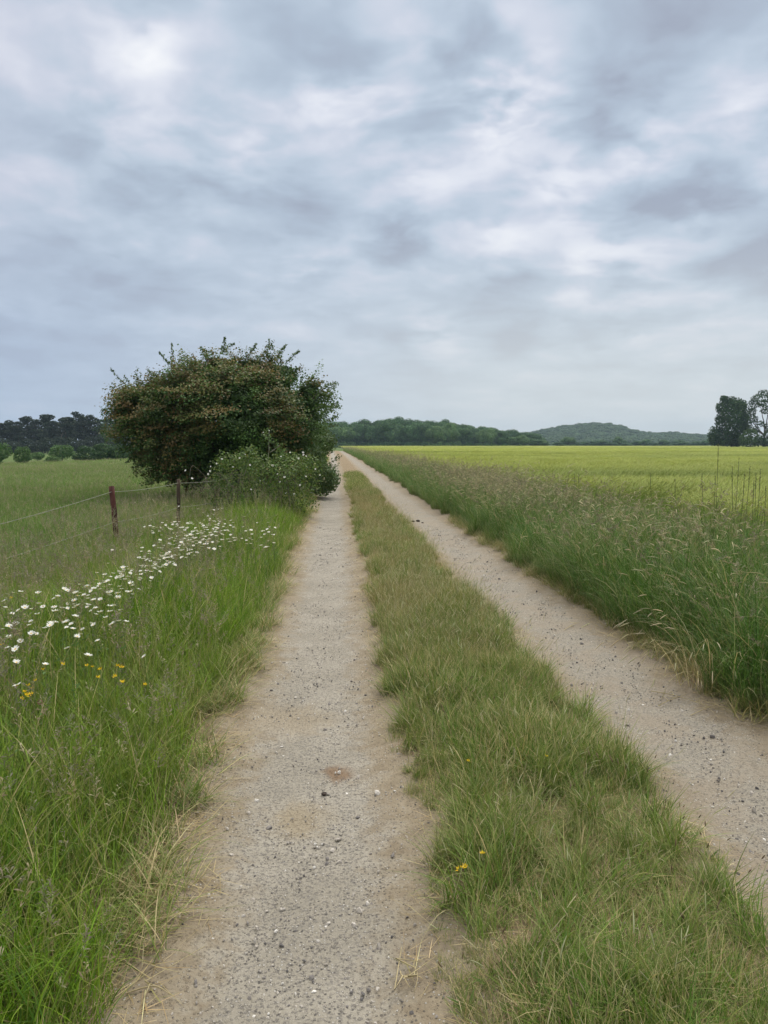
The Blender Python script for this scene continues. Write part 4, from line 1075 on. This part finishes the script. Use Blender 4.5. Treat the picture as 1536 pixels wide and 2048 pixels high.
# ------------------------------------------------------------------ wire fence
def fence():
    x1, y1 = ground_at(236, 1100); x2, y2 = ground_at(357, 1065)
    root = empty('wire_fence', (x1, y1, 0)); tag(root, 'old wire fence with thin posts between the daisies and the pasture', 'fence')
    def post(x, y, top, w, a, b, lab):
        mb = MB(); z0 = float(land(x, y)); h = top[2] - z0; t = np.linspace(0, 1, 9)[:, None]
        p = np.array([[0, 0, -.1]]) * (1 - t) + np.array([[top[0] - x, top[1] - y, h]]) * t; p += np.random.default_rng(int(w * 1e4)).normal(0, .003, p.shape)
        tube(mb, p, np.full(9, w), (1, 1, 1), 7)
        o = link('post', mb.mesh('fence_post', plain_mat('post_wood', a, b, 10, .85, .5, (1, 1, .3)), True), root, (x - x1, y - y1, z0)); o['label'] = lab
        return p + [x, y, z0]
    pa = post(x1, y1, at(223, 972, y1), .042, (.045, .018, .016), (.13, .048, .040), 'leaning rusty red post')
    pb = post(x2, y2, at(357, 958, y2), .034, (.035, .024, .016), (.095, .065, .045), 'thin brown post')
    x3, y3 = -4.15, 7.9; pc = post(x3, y3, (x3 + .03, y3, .86), .042, (.06, .03, .022), (.13, .07, .05), 'brown post')
    xd, yd = -2.2, 17.4; pd = post(xd, yd, (xd, yd, .95), .034, (.06, .04, .03), (.12, .085, .06), 'brown post')
    def on(p, z): return np.array([np.interp(z, p[:, 2], p[:, j]) for j in range(3)]) + [0, -.04, 0]
    M_W = plain_mat('fence_wire', (.19, .20, .15), (.31, .31, .23), 30, .6)
    for zs in ((.60, .885, .90, .85), (.20, .43, .46, .4)):
        mb = MB()
        for a, b in ((on(pc, zs[0]), on(pa, zs[1])), (on(pa, zs[1]), on(pb, zs[2])), (on(pb, zs[2]), on(pd, zs[3]))):
            t = np.linspace(0, 1, 14)[:, None]; p = a + (b - a) * t; p[:, 2] -= .03 * 4 * (t * (1 - t))[:, 0]; tube(mb, p - [x1, y1, 0], .0042, (1, 1, 1), 5)
        link('wire', mb.mesh('fence_wire', M_W), root)
fence()

# ------------------------------------------------------------------ oxeye daisies
M_PETAL = foliage_mat('white_petal', .25, .6, .1); M_PETAL.node_tree.nodes  # white ray petals
def flower_meshes(kind, i):
    r = np.random.default_rng(400 + i); H = 1.0
    ms = MB(); p = np.array([[0, 0, 0], [r.normal(0, .03), r.normal(0, .03), .35], [r.normal(0, .05), r.normal(0, .05), .7], [r.normal(0, .06), r.normal(0, .06), 1.0]])
    return ms, p, r
def daisy_proto(i):
    r = np.random.default_rng(400 + i); h = .6
    root = empty('oxeye_daisy', (0, 0, 0)); tag(root, 'white oxeye daisy with a yellow eye', 'flower', 'oxeye daisies in the left verge')
    top = np.array([r.normal(0, .05), r.normal(0, .05), h]); mb = MB(); limb(mb, r, (0, 0, 0), top, .0022, .0016, .03, 4, 6, (.11, .16, .05))
    m = 8; q = np.stack([np.zeros(m), np.zeros(m), r.uniform(.05, .45, m)], 1) + r.normal(0, .015, (m, 3)); leaves(mb, r, q, fib(r, m), (.02, .05), np.tile((.08, .14, .04), (m, 1)), .3)
    link('stem', mb.mesh('daisy_stem', M_GRASS), root)
    mb = MB(); k = 17; cup = r.uniform(.0, .45)
    for j in range(k):
        a = j / k * 6.283 + r.normal(0, .06); c_, s_ = math.cos(a), math.sin(a); L_ = .026 * r.uniform(.85, 1.1); w = .0048; u = cup + r.normal(0, .12)
        def pt(d_, ww): return (c_ * d_ * math.cos(u) - s_ * ww, s_ * d_ * math.cos(u) + c_ * ww, d_ * math.sin(u))
        mb.add([pt(.005, -w * .5), pt(.005, w * .5), pt(L_ * .65, w), pt(L_, w * .4), pt(L_, -w * .4), pt(L_ * .65, -w)], [(0, 1, 2, 5), (5, 2, 3, 4)], None, (.80, .80, .76))
    tilt = (r.normal(.12, .22), r.normal(0, .2), 0)
    o = link('petals', mb.mesh('daisy_petals', M_PETAL), root, tuple(top)); o.rotation_euler = tilt
    mb = MB(); P_ = []; 
    for ring, (rr, zz_) in enumerate(((.0075, 0), (.0065, .0025), (.0035, .0042))):
        P_ += [(rr * math.cos(t_ * .785), rr * math.sin(t_ * .785), zz_) for t_ in range(8)]
    P_.append((0, 0, .0048)); Qd = [(a * 8 + b, a * 8 + (b + 1) % 8, a * 8 + 8 + (b + 1) % 8, a * 8 + 8 + b) for a in range(2) for b in range(8)]; Td = [(16 + b, 16 + (b + 1) % 8, 24) for b in range(8)]
    mb.add(P_, Qd, Td, (.62, .38, .03)); o = link('disc', mb.mesh('daisy_disc', M_GRASS), root, tuple(top)); o.rotation_euler = tilt
    return root
DP = [daisy_proto(i) for i in range(6)]
def daisies():
    r = np.random.default_rng(77); S = []
    band = [(0, 1262), (120, 1228), (240, 1178), (330, 1128), (390, 1090), (430, 1045)]
    bx, by = zip(*band)
    for _ in range(150): # the dense drift by the posts
        t = r.beta(2.6, 1.3) * 430 + 5; S.append((t + r.normal(0, 12), np.interp(t, bx, by) - 8 + r.normal(0, 14 + 12 * (t < 250)), 'white oxeye daisy in the dense drift running past the fence posts', 'daisies in the drift by the posts'))
    for _ in range(84):
        S.append((r.choice([r.uniform(330, 560), r.uniform(300, 470)]), 0, 'white oxeye daisy in the loose scatter below the rose bush', 'daisies below the rose bush')); x = S[-1][0]; S[-1] = (x, 1062 + (x - 330) * .06 + r.normal(0, 16),) + S[-1][2:]
    for _ in range(54):
        x = r.uniform(0, 250) ** 1.0; S.append((x, r.uniform(1180, 1300) - x * .17, 'white oxeye daisy among the tall grass at the left edge', 'daisies at the left edge'))
    for px, py in ((300, 1054), (305, 1066), (14, 1325), (90, 1328), (30, 1365), (200, 1288), (205, 1250), (150, 1293), (310, 1310), (140, 1311)):
        S.append((px, py, 'single white oxeye daisy standing apart from the drifts', 'daisies standing apart'))
    first = set()
    for j, (px, py, lb, gp) in enumerate(S):
        z = .50 + r.uniform(-.05, .11); x, y = ground_at(px, py, z + .06); i = j % 6  # head height
        if y > 19 or y < 1: continue
        o = DP[i] if i not in first and not first.add(i) else copy_tree(DP[i])
        zg = float(land(x, y)); o.location = (x, y, zg); s = r.uniform(.5, .9); o.scale = (s, s, (z + .06 - zg) / .6); o.rotation_euler = (r.normal(0, .05), r.normal(0, .05), r.uniform(-1.2, 1.2)); o['label'] = lb; o['group'] = gp
        for ch in o.children:
            if ch.name.split('.')[0] != 'stem': ch.scale = (1, 1, .6 / (z + .06 - zg) * s)
daisies()

# the many more too small to tell apart at the back of the drift
def more_daisies():
    r = np.random.default_rng(79); mb = MB()
    for _ in range(230):
        t = r.beta(3.0, 1.2) * 440; px = t + r.normal(0, 14); py = np.interp(t, (0, 120, 240, 330, 390, 430), (1250, 1218, 1168, 1120, 1084, 1046)) - 10 + r.normal(0, 13)
        if r.uniform() < .4: px = r.uniform(300, 560); py = 1058 + (px - 330) * .05 + r.normal(0, 13)
        z = .46 + r.uniform(-.05, .1); x, y = ground_at(px, py, z)
        if y > 19 or y < 4: continue
        c = np.array([x, y, z]); k = 9; R0 = .021 * r.uniform(.7, 1.1); tl = r.normal(.1, .2); V = []
        for j in range(k * 2):
            a = j * math.pi / k; q = R0 * (1 if j % 2 else .62); V.append(c + [q * math.cos(a), q * math.sin(a) * math.cos(tl), q * math.sin(a) * math.sin(tl) + .004 * (j % 2)])
        V = [c] + V; mb.add(V, None, [(0, 1 + j, 1 + (j + 1) % (2 * k)) for j in range(2 * k)], (.80, .80, .76))
        cc = [c + [.006 * math.cos(a), .006 * math.sin(a), .003] for a in np.arange(6) * 1.047] + [c + [0, 0, .006]]; mb.add(cc, None, [(j, (j + 1) % 6, 6) for j in range(6)], (.62, .38, .03))
        zg = float(land(x, y)); tube(mb, np.array([[x, y, zg], [x + .01, y, (z + zg) / 2], [x, y, z - .002]]), .0018, (.11, .16, .05), 3, False)
    tag(link('daisy_drift', mb.mesh('daisy_drift', M_PETAL)), kind='stuff')
more_daisies()

# small yellow flowers and one clover
def yellow_proto():
    r = np.random.default_rng(9); root = empty('yellow_flower', (0, 0, 0)); tag(root, 'small yellow trefoil flower', 'flower')
    mb = MB(); limb(mb, r, (0, 0, -.35), (0, 0, 0), .0018, .0014, .05, 4, 6, (.11, .16, .05)); link('stem', mb.mesh('yellow_stem', M_GRASS), root)
    mb = MB()
    for j in range(6):
        a = j * 1.05 + .2; u = r.uniform(.2, .9); d_ = np.array([math.cos(a) * math.cos(u), math.sin(a) * math.cos(u), math.sin(u)]); sd_ = np.array([-math.sin(a), math.cos(a), 0]) * .0055
        mb.add([d_ * .003, d_ * .010 + sd_, d_ * .019 + [0, 0, .003], d_ * .010 - sd_], [(0, 1, 2, 3)], None, (.74, .56 - .10 * (j % 2), .02))
    link('petals', mb.mesh('yellow_petals', M_PETAL), root); return root
YP = yellow_proto(); r9 = np.random.default_rng(19)
YL = [(185, 1335, .33, 0), (200, 1340, .32, 0), (174, 1333, .33, 0), (235, 1333, .33, 0), (242, 1336, .32, 0), (230, 1354, .3, 0), (245, 1366, .3, 0), (290, 1370, .28, 0), (195, 1356, .3, 0),
      (48, 1385, .3, 1), (58, 1372, .3, 1), (64, 1378, .3, 1), (52, 1392, .3, 1), (70, 1362, .32, 1), (44, 1398, .28, 1), (62, 1390, .3, 1), (125, 1330, .33, 1), (85, 1340, .33, 1),
      (22, 1196, .4, 2), (3, 1290, .4, 2), (923, 1736, .12, 3), (930, 1733, .12, 3), (918, 1739, .11, 3), (965, 1708, .11, 4), (1092, 1513, .13, 4), (936, 1523, .11, 4)]
YN = ['small yellow flower sprinkled in the green left verge below the daisies', 'yellow flower in the tight golden clump at the left edge', 'lone yellow flower among the daisies at the left edge', 'orange yellow trefoil head at the near left rim of the lane grass', 'single tiny yellow flower in the grass between the wheel tracks']
YG = ['yellow flowers below the daisies', 'golden clump at the left edge', 'yellow flowers among the daisies', 'trefoil in the lane grass', 'tiny yellow flowers in the lane grass']
for j, (px, py, z, g_) in enumerate(YL):
    o = YP if j == 0 else copy_tree(YP); z = z + (.12 if g_ < 3 else .03); x, y = ground_at(px, py, z); o.location = (x, y, z); o.rotation_euler = (r9.normal(0, .3), r9.normal(0, .3), r9.uniform(0, 6)); s = r9.uniform(.7, 1.05); o.scale = (s, s, s if g_ < 3 else .6); o['label'] = YN[g_]; o['group'] = YG[g_]
root = empty('clover_flower', (*ground_at(80, 1408, .4), .4)); tag(root, 'single dull pink clover head in the left verge grass', 'flower')
mb = MB(); limb(mb, r9, (0, 0, -.4), (0, 0, 0), .002, .0016, .03, 4, 5, (.11, .16, .05)); link('stem', mb.mesh('clover_stem', M_GRASS), root)
mb = MB(); v = fib(r9, 90); leaves(mb, r9, v * [.011, .011, .011] + [0, 0, .008], v, (.006, .011), palette(r9, [(1, (.30, .11, .14)), (1, (.22, .10, .10))], 90), .5, .3); link('head', mb.mesh('clover_head', M_PETAL), root)

# ------------------------------------------------------------------ tall seed stalks standing against the barley
ST = [(1437, 888, 8.6, 0), (1465, 932, 8.0, 1), (1478, 916, 8.3, 0), (1489, 945, 7.9, 1), (1500, 933, 7.8, 1), (1512, 946, 7.6, 1), (1521, 938, 7.7, 1), (1532, 972, 7.2, 1), (1404, 946, 8.8, 2), (1431, 952, 8.4, 1), (1301, 946, 9.8, 2), (1350, 957, 9.0, 2), (1158, 945, 12.2, 1), (1149, 947, 12.0, 1), (1048, 955, 14.5, 1), (1508, 960, 7.6, 1)]
SN = ['very tall thin grass stalk rising to the far trees near the right edge', 'upright dark seed stalk in the group against the barley', 'bent seed stalk leaning in front of the barley']
for j, (px, py, D, t_) in enumerate(ST):
    r = np.random.default_rng(500 + j); x, y, z = at(px, py, D); zg = float(land(x, y)); root = empty('grass_stalk', (x, y, zg)); tag(root, SN[t_] if j not in (12, 13, 14) else 'slim seed stalk farther along the verge against the barley', 'grass stalk', 'seed stalks against the barley')
    h = z - zg; lean = .12 if t_ == 2 else r.uniform(-.07, .08); b = np.array([lean * h + r.normal(0, .02), 0, 0]); t = np.linspace(0, 1, 8)[:, None]; p = b * (1 - t) ** (1.6) + np.array([0, 0, h]) * t
    mb = MB(); tube(mb, p, np.linspace(.0032, .0022, 8), (.13, .15, .055), 5); link('stem', mb.mesh('stalk_stem', M_GRASS), root)
    mb = MB(); hl = r.uniform(.16, .26); q = []; m = 70; tt = r.uniform(0, 1, m); q = np.array([0, 0, h]) + (p[-2] - p[-1]) / np.linalg.norm(p[-2] - p[-1]) * (tt * hl)[:, None] + r.normal(0, .0025, (m, 3))
    leaves(mb, r, q, fib(r, m) * [1, 1, .3], (.010, .017), palette(r, [(2, (.11, .13, .05)), (1, (.15, .13, .06)), (1, (.09, .10, .045))], m), .35, .3); link('seed_head', mb.mesh('stalk_head', M_GRASS), root)

# ------------------------------------------------------------------ the bleached clump on the right verge, fallen stalks, clods
x, y = ground_at(1375, 1372); r = np.random.default_rng(41)
clump = link('dry_grass_clump', None) if False else None
mb = MB(); nB = 46
tp, td2 = blades(mb, r, nB, .16, (.45, .85), (.0035, .0065), (.1, .7), (1.0, 2.3), [(2, (.40, .34, .20)), (1, (.48, .42, .27)), (1, (.30, .24, .13))], seg=8, az=r.normal(math.pi * 1.1, .9, nB), z0=0)
spikes(mb, r, tp, td2, (.05, .09), (.005, .008), (.2, .8), [(1, (.46, .40, .26))])
blades(mb, r, 60, .16, (.15, .4), (.003, .005), (.3, 1.2), (.2, .9), STRAW, seg=4)
o = link('dry_grass_clump', mb.mesh('dry_grass_clump', M_GRASS), None, (x + .12, y + .05, float(surf(x, y)))); tag(o, 'bleached straw coloured grass clump drooping from the green right verge onto the track', 'grass clump')
FS = [((1302, 1382), (1440, 1425), 'long pale stalk lying along the rim of the right wheel track'), ((1380, 1432), (1460, 1412), 'short pale stalk crossing the long one on the right track'), ((1315, 1412), (1372, 1392), 'thin brown stalk lying left of the long one'), ((800, 1960), (838, 1990), 'bent dry stalk near the bottom beside the lane grass'), ((836, 1935), (825, 2010), 'upright dry straw at the bottom rim of the lane grass'), ((1130, 1262), (1160, 1247), 'small dry stalk on the sandy right track'), ((255, 2006), (360, 2000), 'pale straw lying across the lower left rim of the track')]
for j, (a, b, lb) in enumerate(FS):
    A_ = np.array([*ground_at(*a, -.02), 0]); B_ = np.array([*ground_at(*b, -.02), 0]); t = np.linspace(0, 1, 10)[:, None]; pts = A_ + (B_ - A_) * t; pts[:, :2] += np.sin(t * 5 + j) * .012; pts[:, 2] = surf(pts[:, 0], pts[:, 1]) + .012 + .012 * np.sin(t[:, 0] * 3.1)
    mb = MB(); c0 = pts[0].copy(); tube(mb, pts - c0, np.linspace(.0026, .0012, 10), (.36, .30, .18), 5); 
    for q_ in (3, 6): tube(mb, np.array([pts[q_], pts[q_] + [r.normal(0, .03), r.normal(0, .03), .006], pts[q_] + [r.normal(0, .06), r.normal(0, .06), .0]]) - c0, [.0028, .002, .001], (.40, .34, .2), 4)
    tag(link('fallen_stalk', mb.mesh('fallen_stalk', M_GRASS), None, tuple(c0)), lb, 'dry stalk', 'fallen stalks on the lane')
M_CLOD = plain_mat('dark_clod', (.03, .024, .02), (.065, .05, .04), 30, .9, .6)
import bmesh
for j, (px, py, s) in enumerate(((826, 1043, .035), (836, 1041, .042), (845, 1044, .025), (648, 1574, .013))):
    bm = bmesh.new(); bmesh.ops.create_icosphere(bm, subdivisions=3, radius=s); rr = np.random.default_rng(j)
    for v in bm.verts:
        v.co *= 1 + .35 * (vnoise(np.array([v.co.x / s * 2 + j]), np.array([v.co.y / s * 2 + v.co.z / s]), 1.3, 5)[0] - .5); v.co.z *= .55
    me = bpy.data.meshes.new('clod'); bm.to_mesh(me); bm.free(); me.materials.append(M_CLOD)
    for p_ in me.polygons: p_.use_smooth = True
    x, y = ground_at(px, py, 0); tag(link('clod', me, None, (x, y, float(surf(x, y)) + s * .25)), ['dark clod lying left of three on the right wheel track', 'largest dark clod in the middle of three on the right track', 'small dark clod right of three on the right wheel track', 'small dark lump on the left wheel track below the rusty stain'][j], 'clod')

# ------------------------------------------------------------------ the air: faint summer haze
hx0, hx1, hy0, hy1, hz0, hz1 = -1900, 1900, -140, 2700, -9.5, 75
V = [(x, y, z) for z in (hz0, hz1) for y in (hy0, hy1) for x in (hx0, hx1)]
hm_ = bpy.data.materials.new('haze_air'); hm_.use_nodes = True; k = Nodes(hm_.node_tree)
pv = k.new('ShaderNodeVolumePrincipled'); pv.inputs['Color'].default_value = (.66, .84, 1.0, 1); pv.inputs['Density'].default_value = .00022
k.put(k.new('ShaderNodeOutputMaterial').inputs['Volume'], pv.outputs[0])
hb = np_mesh('haze', V, [np.array([(0, 2, 3, 1), (4, 5, 7, 6), (0, 1, 5, 4), (2, 6, 7, 3), (0, 4, 6, 2), (1, 3, 7, 5)])], None, [hm_], None, False)
tag(link('haze', hb), kind='stuff')
